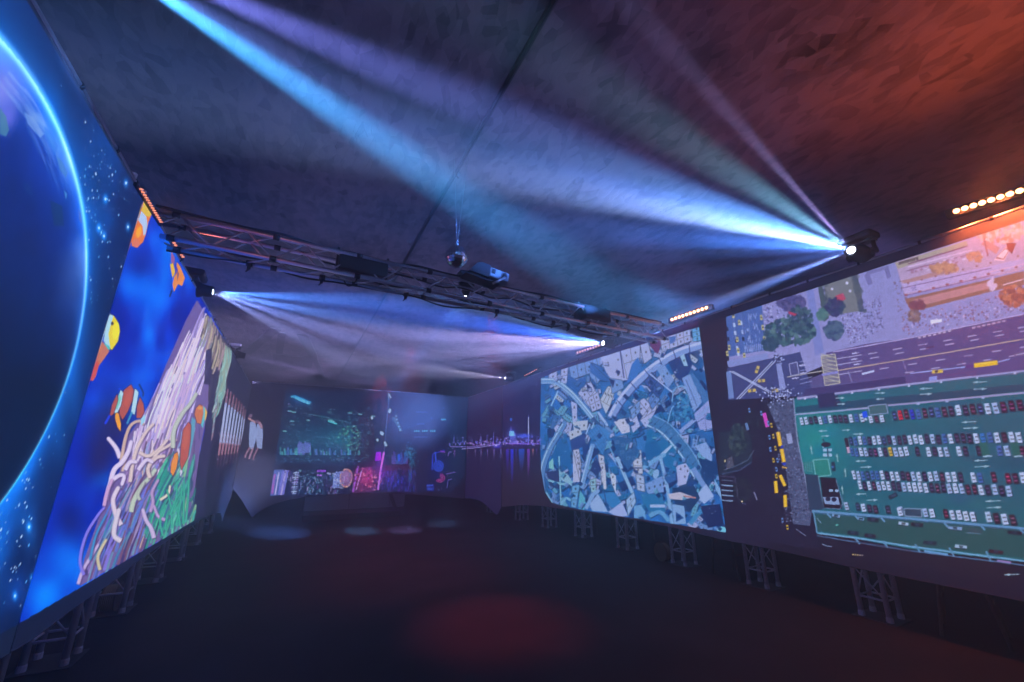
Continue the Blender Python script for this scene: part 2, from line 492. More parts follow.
# garden with a red roof
band([(824, 284), (856, 273), (863, 304), (860, 311), (828, 316)], (112, 116, 128))
band([(851, 276), (857, 274), (863, 303), (858, 305)], (84, 88, 104))
for k in range(90):
    y = rnd.uniform(276, 312); x = 822 + rnd.uniform(0, 6) if k % 2 else 852 + (y - 276) * .2 + rnd.uniform(0, 7)
    s.ell(x, y, 2, 2, rnd.choice([(70, 82, 100), (92, 98, 108), (58, 66, 98)]), .6, n=8)
band([(835, 296), (843, 293), (846, 299), (838, 303)], (176, 70, 100))
s.ell(847, 283, 1.6, 1.6, (190, 190, 225)); s.ell(832, 289, 1.4, 1.4, (190, 190, 225)); s.ell(850, 291, 1.5, 1.5, (180, 180, 220))
# narrow street left of the garden
band([(806, 289), (813, 287), (824, 352), (815, 356), (812, 330)], (118, 128, 200))
band([(818, 288), (822, 285), (829, 318), (824, 322)], (68, 84, 96))
# dark trees
def tree(x, y, rx, ry, nn, cols, rr=3.0):
    for k in range(nn):
        t = rnd.uniform(0, 6.283); q = math.sqrt(rnd.random())
        s.ell(x + rx * q * math.cos(t), y + ry * q * math.sin(t), rnd.uniform(.4, 1) * rr, rnd.uniform(.4, 1) * rr, rnd.choice(cols), .75, n=8)
tree(791, 303, 14, 8, 130, [(72, 72, 130), (92, 88, 142), (60, 60, 112)])
tree(790, 332, 25, 13, 330, [(48, 76, 98), (62, 96, 112), (38, 62, 92), (84, 118, 128)])
tree(800, 318, 12, 12, 110, [(52, 78, 100), (66, 96, 112), (40, 60, 92)])
tree(770, 344, 8, 6, 60, [(48, 76, 98), (38, 62, 92)])
tree(835, 307, 9, 9, 100, [(60, 60, 110), (50, 72, 98), (42, 50, 92)])
tree(834, 330, 9, 9, 120, [(60, 84, 118), (76, 100, 130), (48, 66, 110)])
tree(822, 314, 4, 5, 40, [(70, 110, 118), (90, 128, 130)])
band([(788, 311), (797, 314), (795, 316), (789, 314)], (170, 60, 100))
# gardens at the upper right
band([(895, 262), (967, 240), (1024, 221), (1060, 210), (1060, 262), (1000, 275), (905, 296)], (176, 152, 196))
band([(895, 263), (966, 241), (968, 245), (898, 269)], (164, 154, 150))
for k in range(22):
    x = 899 + k * .9; s.line([(x, 262 - k * .25), (x + rnd.uniform(-1, 1), 265 - k * .25)], .8, (70, 50, 70), .8)
s.line([(908, 264), (968, 246)], 1.2, (120, 70, 120)); s.line([(908, 267), (972, 250)], 1.6, (205, 180, 225)); s.line([(906, 271), (978, 252)], 1.0, (130, 90, 140))
for k in range(60):
    t = rnd.random(); x = 908 + 72 * t; y = 272 - 19 * t + rnd.uniform(-3, 3)
    band([(x, y), (x + 3, y - .8), (x + 3.5, y + 1), (x + .5, y + 1.8)], rnd.choice([(205, 190, 235), (165, 120, 165), (190, 160, 205), (150, 100, 140)]), .8)
band([(901, 281), (935, 272), (950, 268), (951, 272), (905, 284)], (168, 128, 140))
tree(944, 268, 14, 5, 90, [(178, 130, 110), (160, 110, 100), (190, 145, 120)], 2.6)
tree(975, 257, 8, 5, 40, [(190, 130, 110), (200, 140, 120)], 2.4)
band([(901.7, 284), (991, 266), (1024, 258), (1024, 266), (993, 274), (904.6, 294)], (176, 160, 218))
for (a_, b_) in (((903, 288), (992, 268)), ((904, 296), (994, 275))): s.line([a_, b_], .8, (110, 80, 150))
for k in range(9):
    t = k / 8; s.ell(906 + 110 * t, 295 - 28 * t, 1.8, 1.2, (150, 90, 110)); s.ell(908 + 110 * t, 283 - 27 * t, 1.2, 1.0, (140, 90, 110))
for dx, dy in ((0, 0), (3, -1), (1, 2), (4, 1.5), (2, .3)): s.ell(912 + dx, 288 + dy, 1, .7, (120, 110, 180))
band([(904.7, 299), (995, 278), (1024, 271), (1024, 285), (997, 290), (911.6, 312)], (142, 100, 92))
band([(913, 300), (988, 282), (991, 288), (920, 306)], (180, 128, 140))
tree(918, 305, 8, 5, 60, [(120, 70, 90), (110, 62, 84)], 2.4)
tree(914, 316, 6, 6, 60, [(128, 104, 110), (110, 88, 100), (150, 120, 118)], 2.2)
tree(1014, 296, 14, 10, 150, [(176, 100, 84), (150, 84, 76), (190, 120, 96), (130, 74, 80)])
tree(992, 284, 4, 6, 30, [(205, 180, 225)], 2.4)
tree(1000, 232, 24, 11, 160, [(206, 150, 150), (220, 175, 180), (190, 120, 110), (212, 190, 215)], 3)
band([(981, 244), (986, 240), (1000, 248), (996, 254)], (190, 130, 140))
for wv, cc in ((0, (225, 190, 215)), (1.6, (150, 80, 96)), (3.0, (226, 196, 220))):
    band([(1000 - 6 + wv, 260 - wv), (1004 + wv * .3, 248 + wv * .3), (1012 - wv, 247 + wv), (1004 - wv * .2, 261 - wv * .8)], cc)
band([(1006, 243), (1016, 243), (1012, 254), (1008, 250)], (130, 55, 66))
s.line([(984, 238), (988, 256)], 1.5, (150, 80, 100))
s.line([(1003, 285), (1024, 279)], 1, (220, 190, 225)); s.line([(990, 272), (1024, 264)], 1, (205, 170, 215))
band([(930, 320), (942, 319), (942, 322), (931, 324)], (215, 215, 245))
# road markings
s.line([(838, 370.5), (890, 362), (950, 352), (1024, 339), (1100, 326)], 1.0, (190, 165, 150))
for (x0_, y0_, x1_, y1_, st, ln) in [(868, 354, 1024, 327, 25, 9), (870, 358.5, 1024, 331, 25, 9), (880, 369, 1024, 347, 28, 9), (905, 373, 1024, 354, 26, 9)]:
    x = x0_
    while x < 1060:
        y = y0_ + (x - x0_) * (y1_ - y0_) / (x1_ - x0_); k = (y1_ - y0_) / (x1_ - x0_)
        s.line([(x, y), (x + ln, y + ln * k)], .9, (176, 165, 215)); x += st
for y in (358, 364, 374): s.line([(837, y + .8), (862, y - 3.2)], .8, (170, 165, 215))
s.line([(833, 352), (915, 337), (1024, 314)], 1.0, (176, 165, 225))
s.line([(830, 386), (900, 377), (905, 376)], .8, (135, 130, 190))
for k in range(9): s.ell(855 + 6 * k, 388 - .9 * k, .8, .8, (185, 190, 235))
for k in range(7): s.line([(918 + 5 * k, 338 - k * 1.1), (921 + 5 * k, 337.4 - k * 1.1)], 1.6, (185, 165, 205)); s.line([(972 + 5 * k, 328 - k * 1.1), (975.5 + 5 * k, 327.3 - k * 1.1)], 1.5, (190, 160, 200))
band([(821, 356), (835, 354), (840, 383), (825, 385.6)], (112, 108, 140))
for k in range(7):
    s.line([(821 + .6 * k, 357 + 4 * k), (836 + .6 * k, 362 + 4 * k - 5)], .6, (178, 175, 165)); s.line([(821 + .6 * k, 357 + 4 * k - 3), (836 + .6 * k, 358 + 4 * k)], .6, (178, 175, 165))
s.line([(821, 356), (835, 354), (840, 383), (825, 385.6), (821, 356)], .8, (186, 182, 170))
s.line([(822, 375), (838, 372)], 2.5, (130, 130, 205))
for x, y in [(856, 353), (855, 359), (858, 364), (803, 365), (804, 373), (796, 378)]: s.line([(x - 4, y + .6), (x, y), (x + 3, y - .4)], 1.3, (180, 180, 230), w1=.5); s.line([(x - 1, y - 1), (x + 1, y + 1)], .8, (180, 180, 230))
band([(789, 364), (797, 362), (799, 374), (791, 376)], (74, 76, 130)); s.line([(789, 364), (797, 362), (799, 374), (791, 376), (789, 364)], .8, (155, 160, 215))
for k in range(6): s.line([(800, 362 + 4.4 * k), (812, 360 + 4.2 * k)], .8, (150, 155, 215), .8)
s.line([(787, 377), (822, 371)], .9, (165, 160, 170))
s.line([(862, 374), (874, 371)], 2.0, (180, 190, 240)); s.line([(926, 348), (934, 346.5)], 1.6, (75, 45, 95))
s.line([(903, 361), (907, 373)], .6, (150, 140, 200)); s.line([(848, 371), (852, 382)], .6, (150, 150, 205))
band([(973.4, 363.3), (997.3, 360.2), (998, 364.6), (974.4, 367.7)], (222, 178, 40)); s.line([(975, 364.7), (996, 361.8)], .8, (240, 205, 90))
s.line([(966, 367), (973, 366)], 3, (88, 50, 130))
s.line([(910, 373.5), (930, 371), (965, 367)], 1.1, (150, 160, 230)); s.line([(998, 362), (1010, 359)], 1.1, (150, 160, 230))
s.line([(932, 372), (943, 371)], 3.2, (205, 175, 70)); s.line([(935, 371.6), (938, 371.3)], 2, (60, 40, 60))
band([(929, 377), (937, 376), (937, 380), (929, 381)], (135, 145, 222))
s.line([(1014, 355), (1040, 351)], 4, (100, 85, 140)); s.line([(1016, 354.7), (1036, 351.5)], 1, (180, 170, 215))
s.line([(940, 376), (976, 371), (975, 375), (940, 380)], .7, (110, 60, 120))
# kerb band dark below road
band([(803, 396), (806, 389), (905, 376), (906, 384)], (58, 50, 104), .9)
# walls of the parking lot
s.line([(797, 398.5), (910, 384), (1024, 371), (1150, 356)], 2.0, (150, 150, 205)); s.line([(797, 400), (910, 385.6), (1024, 372.8)], .8, (80, 90, 140))
for x in (805, 817, 829, 852, 879, 909, 941, 977, 1015): s.ell(x, 398.5 - (x - 797) * .121 + 1, 1.3, 1.2, (175, 180, 225), n=8)
band([(796, 407), (868, 399), (1024, 384), (1024, 391), (868, 407), (796, 413)], (32, 62, 96), .8)
s.line([(794.4, 414.7), (868, 408)], 1.7, (140, 150, 195)); s.line([(888, 405.5), (910, 403.5), (1024, 392.7), (1150, 381)], 1.9, (150, 145, 195))
for x in (918, 947, 983): s.ell(x, 404 - (x - 905) * .095 + 1, 2, 1.4, (150, 160, 210), n=8)
s.line([(793.5, 398), (795, 415), (797.5, 440), (803.5, 470), (812, 511)], 1.2, (120, 135, 175))
band([(817, 394.5), (834, 392.5), (837, 406), (819, 408)], (44, 42, 86))
tree(836, 400, 3, 6, 20, [(40, 40, 80)], 2)
band([(868, 406), (886, 404), (888, 412), (870, 415)], (58, 96, 112)); s.line([(868, 406), (870, 415), (888, 413), (886, 404), (868, 406)], .9, (130, 145, 190))
# arrows
def arrow(x, y, L, d=1, col=(150, 180, 205)):
    k = -.05
    s.line([(x - L / 2, y - L / 2 * k), (x + L / 2, y + L / 2 * k)], .8, col)
    s.poly([(x + d * L * .5, y + .5 * d * L * k), (x + d * L * .15, y - 1.3), (x + d * L * .15, y + 1.3)], col)
for a_ in [(840, 398, 9, 1), (841, 404, 8, 1), (880, 393, 10, 1), (880, 399, 8, -1), (926, 388.5, 12, -1), (926, 394, 12, 1), (980, 382, 14, -1), (980, 389, 13, 1),
           (823, 431, 8, -1), (825, 436, 8, 1), (846, 430, 8, 1), (858, 434, 10, 1), (969, 422, 15, -1), (971, 428, 15, 1), (861, 461, 11, -1), (866, 467, 11, 1), (981, 460.5, 14, -1), (982, 466.5, 15, 1),
           (861, 494, 10, -1), (872, 500, 11, 1), (993, 501, 15, -1), (994, 507.5, 15, 1), (842, 527, 9, 1), (872, 530, 10, 1), (914, 534.5, 10, 1), (965, 540, 13, 1), (1012, 574.5, 15, -1)]: arrow(*a_)
for x, y in [(811, 447), (837, 455), (845, 470), (842, 487)]:
    s.line([(x, y), (x + 1, y + 7)], .9, (140, 175, 190)); s.poly([(x - 1, y + 2), (x, y - 2), (x + 1.2, y + 2)], (140, 175, 190))
# car rows
CARC = [(176, 192, 236)] * 10 + [(150, 172, 224)] * 5 + [(60, 96, 170)] * 2 + [(34, 24, 50)] * 6 + [(50, 26, 48)] * 1 + [(30, 40, 78)] * 2
def car(x, y, wd, hh, col, lean=.22):
    lx = lean * hh / 2
    q = [(x - wd / 2 - lx, y - hh / 2 + .5), (x + wd / 2 - lx - .4, y - hh / 2), (x + wd / 2 + lx, y + hh / 2 - .3), (x - wd / 2 + lx, y + hh / 2 + .2)]
    s.poly([(a_ + .9, b_ + .6) for a_, b_ in q], (16, 26, 50), .8)
    s.poly(q, col)
    dk = tuple(c * .45 for c in col) if sum(col) > 200 else tuple(min(255, c * 2.2 + 30) for c in col)
    s.poly([(x - wd * .33 - lx * .35, y - hh * .2), (x + wd * .3 - lx * .35, y - hh * .22), (x + wd * .3 - lx * .1, y - hh * .1), (x - wd * .3 - lx * .1, y - hh * .08)], dk, .9)
    s.poly([(x - wd * .3 + lx * .3, y + hh * .16), (x + wd * .32 + lx * .3, y + hh * .14), (x + wd * .34 + lx * .55, y + hh * .26), (x - wd * .28 + lx * .55, y + hh * .28)], dk, .9)
def row(p, q, nn, skip=(), special={}, hh=9.5, seed=1):
    rr = random.Random(seed)
    a_ = s.uv(*p); b_ = s.uv(*q)
    for k in range(nn):
        t = k / (nn - 1); u = a_[0] + (b_[0] - a_[0]) * t; v = a_[1] + (b_[1] - a_[1]) * t
        P0 = np.array([XR, u, v]) @ AXES; x = CX + F * P0[0] / P0[2]; y = CY + F * P0[1] / P0[2]
        u2 = u + (b_[0] - a_[0]) / (nn - 1); P1 = np.array([XR, u2, v]) @ AXES; w_ = abs(CX + F * P1[0] / P1[2] - x)
        c = special.get(k, rr.choice(CARC)); dy = rr.uniform(-.6, .6)
        s.line([(x - w_ / 2 - .6, y - hh * .6), (x - w_ / 2 + 1, y + hh * .6)], .5, (90, 130, 150), .6)
        if k in skip: continue
        car(x, y + dy, w_ * .70, hh * (1 + .25 * (x - 850) / 170), c)
row((801.7, 421), (862, 417.5), 13, hh=8.2, seed=3, special={12: (170, 185, 225)})
s.poly([(862, 412), (866.5, 411), (868, 417), (863, 418)], (20, 80, 235)); s.line([(864.5, 418.5), (867, 420)], 2, (170, 185, 225))
row((871, 419.5), (882, 419), 3, hh=7, seed=4)
row((894.5, 415.5), (1020, 405.5), 19, hh=9, seed=6, special={1: (190, 40, 60), 3: (44, 54, 190), 2: (60, 20, 40), 16: (50, 20, 50), 17: (52, 20, 48), 18: (50, 20, 44)})
row((846.5, 441), (1019, 437), 31, hh=8.6, seed=11, skip=(0,), special={25: (40, 110, 190), 28: (44, 20, 40)})
s.line([(846, 438), (849, 453)], 3.4, (46, 22, 44)); s.line([(848, 447), (849, 453)], 3, (180, 150, 190))
row((852, 452), (1022, 450.5), 30, hh=8.6, seed=12, skip=(12, 14, 19, 22, 25, 28), special={5: (60, 26, 60), 8: (200, 165, 60), 29: (52, 20, 44)})
for x in (983, 1014): s.poly([(x - 4, 443), (x + 4, 442), (x + 7, 455), (x - 1, 456)], (34, 92, 92)); s.line([(x, 456.5), (x + 9, 456)], 1.5, (150, 175, 205))
row((854, 475), (1023, 478), 30, hh=8.8, seed=21, skip=(21, 24, 26), special={25: (60, 24, 46), 27: (80, 20, 46), 28: (52, 22, 44)})
row((860, 485), (1009, 490.5), 27, hh=8.8, seed=22, special={20: (48, 20, 40), 21: (50, 22, 40)})
row((846.5, 506), (901, 511), 10, hh=8, seed=31, skip=(1, 6, 8), special={0: (150, 170, 215), 2: (30, 34, 60), 5: (44, 24, 44), 7: (34, 30, 54)})
row((900, 511), (932, 513), 6, hh=8, seed=32, skip=(1, 2, 3))
row((946, 514), (973, 516), 5, hh=8.4, seed=33, special={0: (60, 20, 40), 3: (175, 190, 228)})
row((988.6, 517), (1013, 519.5), 4, hh=9, seed=34, special={0: (160, 180, 220), 1: (44, 22, 40), 3: (50, 30, 46)})
row((823, 440), (823.1, 446), 2, hh=3, seed=35)
for x, y in [(822, 438), (820, 443), (830, 445), (832, 470), (833, 478)]:
    pass
s.ell(826, 444.5, 5, 2.4, (40, 26, 50)); s.line([(823, 450), (832, 450)], 3, (140, 175, 215)); s.line([(823, 455), (832, 455)], 3, (150, 180, 215)); s.line([(827.5, 448), (828, 457)], 1.2, (30, 60, 90))
s.line([(833, 462), (834, 471)], 3.5, (34, 34, 64)); s.line([(832.5, 466), (833, 468)], 2.4, (60, 100, 170))
band([(803, 462), (812, 461), (813, 472), (804, 473)], (40, 110, 120), .8)
for k in range(4): s.line([(805 + 2 * k, 462), (806 + 2 * k, 472)], .4, (100, 160, 170))
band([(813, 460), (828, 459), (831, 475), (816, 477)], (36, 124, 122)); s.line([(813, 460), (828, 459), (831, 475), (816, 477), (813, 460)], 1.3, (96, 160, 170))
band([(805, 474), (818, 475), (824, 509), (810, 511)], (42, 58, 88)); s.line([(818, 476), (824, 509)], .6, (110, 130, 165))
band([(820, 477), (836, 478), (842, 505), (842, 509), (824, 508)], (30, 20, 40)); s.line([(836, 480), (843, 503), (840, 509), (825, 508)], .7, (100, 120, 160))
band([(823, 497), (838, 497), (840, 505), (825, 504)], (130, 155, 205)); s.ell(828, 499, 2.6, 2.2, (34, 30, 60)); s.ell(834, 499.5, 2.6, 2.2, (34, 30, 60))
s.line([(829, 490.5), (833, 490.5)], 2.4, (140, 170, 215)); s.line([(835, 490.5), (838.5, 491)], 2.4, (140, 170, 215))
s.line([(889, 498), (897, 494)], 4.2, (26, 30, 54)); s.line([(891, 496.6), (896, 494.6)], 2.0, (56, 70, 104))
band([(904, 508.5), (921, 509), (922, 517), (905, 516)], (46, 66, 92)); s.line([(904, 508.5), (921, 509), (922, 517), (905, 516), (904, 508.5)], 1, (120, 140, 178))
# lower access lane
band([(814, 514), (910, 520.5), (1024, 530), (1150, 541), (1150, 576), (1024, 558), (910, 545.5), (857, 536), (818, 531)], (40, 78, 84))
for dy, wv, cc in ((0, 2.4, (92, 138, 188)), (1.8, .9, (52, 86, 130))):
    s.line([(812, 511 + dy), (910, 518.5 + dy), (1024, 528.5 + dy), (1150, 539.5 + dy)], wv, cc)
for dy, wv, cc in ((0, 1.8, (104, 156, 200)), (4.2, 1.2, (74, 110, 158))):
    s.line([(817, 533 + dy * .6), (857, 538 + dy), (910, 546.5 + dy), (1024, 561 + dy), (1150, 580 + dy)], wv, cc)
s.line([(812.5, 511), (814, 514), (817, 533)], 1.4, (92, 138, 180))
for x in (857, 885, 917, 951, 988): s.line([(x - 2, 518 - (917 - x) * .07 + 20 - (917 - x) * .03 + 6), (x + 3, 552 - (917 - x) * .13)], 1.8, (90, 135, 180))
for x in (827, 855, 881, 944, 981, 1020): s.line([(x, 512 + (x - 812) * .081), (x + 4, 516.5 + (x - 812) * .081)], 1.8, (96, 140, 190))
s.line([(924, 551), (948, 554.5)], 2.2, (100, 150, 205))
s.line([(997, 560.5), (1011, 562.5)], 2.2, (140, 120, 185))
def hcar(x, y, L, col): 
    s.line([(x - L / 2, y - .8), (x + L / 2, y + .8)], 3.8, (20, 24, 44), .7); s.line([(x - L / 2, y - 1.1), (x + L / 2, y + .3)], 3.0, col); s.line([(x - 2, y - .6), (x + 2, y - .2)], 1.9, tuple(c * .4 for c in col) if sum(col) > 200 else (50, 60, 90))
hcar(903.5, 524, 10, (160, 185, 225)); hcar(917, 525, 12, (40, 26, 44)); hcar(955, 528.5, 14, (120, 150, 200)); hcar(961, 547, 12, (150, 178, 215)); hcar(1015, 533, 14, (42, 24, 44))
hcar(836, 516, 8, (110, 150, 200)); hcar(861, 519, 6, (110, 150, 200)); hcar(873, 520, 11, (36, 30, 50)); hcar(853, 533, 11, (34, 34, 56)); hcar(870, 536, 11, (44, 26, 46)); hcar(930, 543, 13, (38, 40, 56)); hcar(996, 552, 14, (60, 30, 44))
s.line([(968, 530.5), (982, 532)], 5, (52, 74, 88)); s.line([(965, 532.5), (981, 534)], .8, (90, 120, 150))
s.line([(817, 518), (821, 523)], .8, (110, 140, 170)); s.ell(837, 525, 1.6, .6, (90, 180, 180))
# dark street furniture, trees and buses
band([(719, 432), (746, 430), (752, 440), (752, 462), (726, 476), (719, 474)], (34, 42, 62))
tree(738, 440, 9, 16, 220, [(44, 58, 66), (32, 46, 60), (58, 72, 76), (28, 34, 54)], 2.4)
tree(752, 425, 8, 14, 70, [(36, 42, 58), (28, 30, 50)], 2.2)
tree(742, 490, 10, 12, 120, [(32, 38, 50), (26, 26, 44), (40, 44, 56)], 2.2)
tree(760, 470, 6, 40, 90, [(38, 34, 58), (30, 26, 48)], 2)
s.line([(724, 470), (736, 466), (748, 460), (754, 450)], 1.0, (70, 84, 118)); s.line([(722, 474), (740, 470), (752, 462)], 1.0, (60, 74, 112)); band([(727, 459), (732, 456), (734, 466), (726, 470)], (84, 82, 104), .8)
s.line([(746, 423), (748, 430)], 2.8, (90, 120, 175)); s.ell(725, 461, .7, 1.4, (210, 190, 140))
for k in range(5): s.line([(721.5, 480 + 5 * k), (733, 481 + 5 * k)], 1.3, (120, 150, 195) if k else (70, 80, 110))
s.line([(719, 476), (735, 477), (738, 498), (745, 505)], .7, (70, 66, 98)); s.line([(724, 500), (736, 500)], .6, (60, 56, 86))
s.line([(764, 413), (767.5, 427)], 3.8, (200, 70, 190))
for (p_, q_, wv) in (((778, 432), (780.5, 446), 3.8), ((781.5, 449), (784, 462), 3.8), ((780, 475), (785, 486), 3.4), ((775.5, 481), (776.5, 493), 3.6), ((785, 495), (785.5, 507), 3.6)):
    s.line([p_, q_], wv, (212, 166, 30)); s.line([p_, q_], wv * .4, (235, 196, 60))
for x, y, c in [(771, 423, 1), (773, 434, 1), (775, 446, 1), (773, 458, 1), (776, 474, 1), (787, 525, 1), (769, 435, 0), (770, 447, 0), (777, 458, 0), (768, 421, 0), (749, 408, 0), (761, 411, 0), (776, 467, 0), (782, 518, 0)]:
    s.line([(x, y), (x + .8, y + 4.5)], 2.0, (190, 160, 50) if c else (90, 130, 200)); s.line([(x + .3, y + 1.6), (x + .5, y + 3)], 1.4, (40, 36, 60))
s.line([(781, 446.5), (783, 447)], 3, (30, 50, 190)); s.line([(782, 463.5), (786, 464)], 2.2, (40, 60, 190)); s.line([(782, 467), (787, 468)], 1.5, (190, 150, 60))
s.line([(754, 492), (757, 500)], 1.4, (110, 110, 150)); s.ell(742, 501.5, .9, .9, (220, 200, 170)); 
s.poly([(786, 434), (791, 433), (793, 443), (788, 444)], (140, 150, 200))
for k in range(5): s.line([(852.5 + 2.3 * k, 554.5 + .2 * k), (853.7 + 2.3 * k, 554.6 + .2 * k)], 1.3, (215, 190, 130) if k < 3 else (170, 150, 150))
s.line([(822, 544), (827, 546), (832, 546.5)], .9, (110, 130, 170)); s.line([(796, 529), (806, 536)], .9, (100, 110, 150))
s.line([(756, 520), (815, 535), (1024, 570)], .5, (50, 38, 66), .7)
for k in range(30):
    s.ell(rnd.uniform(765, 790), rnd.uniform(490, 530), .5, .5, (120, 110, 140), .7, n=5)
# left edge of this picture: everything left of the picture seam darkens into the blue night scene
gr = (fbm(s.PX / 2.2, s.PY / 2.2, 17, 3) - .5) * .10
s.A = np.clip(s.A * (1 + gr[..., None]) + gr[..., None] * .10, 0, 1)
s.clip_outside(pic, BLACK)
s.A = np.where(((s.V < -0.635) & (s.U < 2.2))[..., None], np.array((26, 19, 36)) / 255 + 0 * s.A, s.A)
scr_r1 = s

# ================================================================== RIGHT MIDDLE: blue aerial city, then plain fabric with a night skyline
s = Screen(0, XR, 2.575, 7.035, 1.355, zr, 620, 440)
s.A[:] = np.array((34, 22, 60)) / 255
City = [(541, 378), (560, 370), (600, 357.5), (650, 342), (702, 326), (706, 360), (712, 410), (719, 460), (729, 533), (660, 522), (600, 513), (572, 508), (552, 503), (545, 492), (541, 470), (540, 440)]
s.poly(City, (30, 96, 172))
cn = fbm(s.PX / 18, s.PY / 18, 5, 3)
inside = s.A[..., 2] > .4
s.A = np.where(inside[..., None], s.A * (0.72 + .6 * cn[..., None]), s.A)
s.glow(690, 350, 26, 22, (0, -26, -50), 1); s.glow(700, 480, 22, 40, (0, -24, -40), 1); s.glow(640, 430, 50, 60, (14, 14, 10), 1)
PL = (158, 170, 224); PM = (104, 142, 208); PD = (52, 108, 178); DK = (20, 50, 112); TE = (28, 106, 168); CR = (168, 182, 214)
def blk(pts, col, nu_=2, nv_=2, wc=None, seam=True):
    """roof or facade quad with seams and small dark windows"""
    s.poly(pts, col)
    wc = wc or tuple(c * .42 for c in col)
    def bl(a_, b_):
        p = [np.array(q, float) for q in pts]
        return tuple((p[0] * (1 - a_) + p[1] * a_) * (1 - b_) + (p[3] * (1 - a_) + p[2] * a_) * b_)
    for i in range(nu_):
        for j in range(nv_):
            c = bl((i + .5) / nu_, (j + .5) / nv_); s.ell(c[0], c[1], .9, 1.3, wc, .85, n=6)
    if seam:
        for i in range(1, nu_): s.line([bl(i / nu_, 0), bl(i / nu_, 1)], .6, tuple(c * .62 for c in col))
        for j in range(1, nv_): s.line([bl(0, j / nv_), bl(1, j / nv_)], .6, tuple(c * .62 for c in col))
        s.line([pts[0], pts[1], pts[2], pts[3], pts[0]], .6, tuple(c * .55 for c in col), .8)
def cityblocks(nn, seed, smin, smax, al):
    rr = random.Random(seed); xs = [p[0] for p in City]; k = 0
    while k < nn:
        x = rr.uniform(543, 727); y = rr.uniform(330, 530)
        ins = False
        for i in range(len(City)):
            x1, y1 = City[i]; x2, y2 = City[(i + 1) % len(City)]
            if (y1 > y) != (y2 > y) and x < (x2 - x1) * (y - y1) / (y2 - y1) + x1: ins = not ins
        if not ins: continue
        k += 1
        th = math.atan2(y - 440, x - 603) + rr.choice([0, 1.571]) + rr.gauss(0, .18)
        a_, b2 = rr.uniform(smin, smax), rr.uniform(smin, smax) * .6
        ca, sa = math.cos(th), math.sin(th)
        q = [(x + u * ca * a_ - v * sa * b2, y + u * sa * a_ + v * ca * b2) for u, v in ((-1, -1), (1, -1), (1, 1), (-1, 1))]
        up = y < 400
        c = rr.choice([PL, PL, PM, PM, PD, CR, TE, DK, (24, 70, 140)] if up else [PL, PM, PM, PD, TE, TE, DK, (20, 66, 136), (34, 100, 168), (96, 160, 200)])
        s.poly([(u + .8, v + .9) for u, v in q], (14, 46, 104), al)
        s.poly(q, c, al)
        s.line([q[0], q[1]], .5, tuple(v * .6 for v in c), al); 
        if a_ > 3:
            for t in (-.5, .0, .5):
                s.ell(x + t * ca * a_, y + t * sa * a_, .6, .8, tuple(v * .4 for v in c), al, n=5)
cityblocks(330, 5, 3.0, 8.0, .9)
cityblocks(260, 6, 1.5, 4.0, .9)
# upper terrace of roofs
blk([(549, 373), (557, 370), (557, 381), (549, 382)], PL, 1, 1); blk([(561, 369), (568, 367), (567, 383), (561, 384)], PL, 1, 2)
blk([(569, 367), (592, 359), (594, 372), (571, 380)], PM, 3, 1); s.poly([(568, 374), (576, 380), (588, 376), (582, 392), (575, 398), (566, 386)], (30, 92, 168))
blk([(592, 359), (600, 356), (606, 372), (597, 384), (590, 376)], PM, 2, 1)
blk([(590, 362), (600, 366), (612, 372), (612, 382), (600, 380), (590, 372)], (44, 100, 176), 1, 1)
blk([(600, 357), (620, 350), (626, 366), (606, 372)], PL, 2, 1, seam=False); blk([(606, 372), (626, 366), (628, 380), (612, 381)], PL, 1, 1, seam=False)
blk([(620, 350), (640, 344), (640, 358), (624, 364)], PL, 2, 1); blk([(624, 364), (640, 358), (636, 372), (627, 379)], PL, 1, 1)
s.poly([(632, 364), (638, 357), (641, 368), (636, 378), (626, 384)], (52, 112, 196))
blk([(640, 344), (648, 342), (652, 358), (644, 364)], PL, 1, 1); s.line([(620, 350), (624, 378)], 1.2, (50, 70, 140))
# dark red disc of shadow at the top
s.poly([(650, 341), (660, 338), (661, 345), (658, 354), (655, 352), (650, 346)], (96, 56, 112)); s.line([(652.5, 341), (657, 340)], 1.2, (190, 195, 240))
blk([(660, 338), (676, 333), (678, 346), (662, 352)], PL, 2, 2); blk([(676, 333), (690, 329), (691, 341), (678, 346)], PL, 2, 2); blk([(692, 328), (701, 325), (702, 340), (693, 342)], (96, 160, 220), 1, 3)
s.poly([(669, 337), (676, 336), (675, 342), (670, 344)], (70, 110, 190))
# curved colonnade sweeping from the centre to the upper right
ARC = [(611, 418), (620, 402), (634, 385), (648, 372), (662, 362), (680, 352), (702, 345)]
s.stroke(ARC, 8.5, (120, 150, 216)); s.stroke([(x - 1.5, y - 2) for x, y in ARC], 2.6, (172, 186, 236)); s.stroke([(x + 2.5, y + 3.5) for x, y in ARC], 1.0, (60, 80, 150))
for (a_, b_) in (((617, 400), (624, 408)), ((630, 382), (638, 391)), ((644, 369), (651, 378)), ((659, 358), (663, 367)), ((673, 350), (676, 359)), ((689, 344), (690, 353))): s.line([a_, b_], .9, (40, 60, 130))
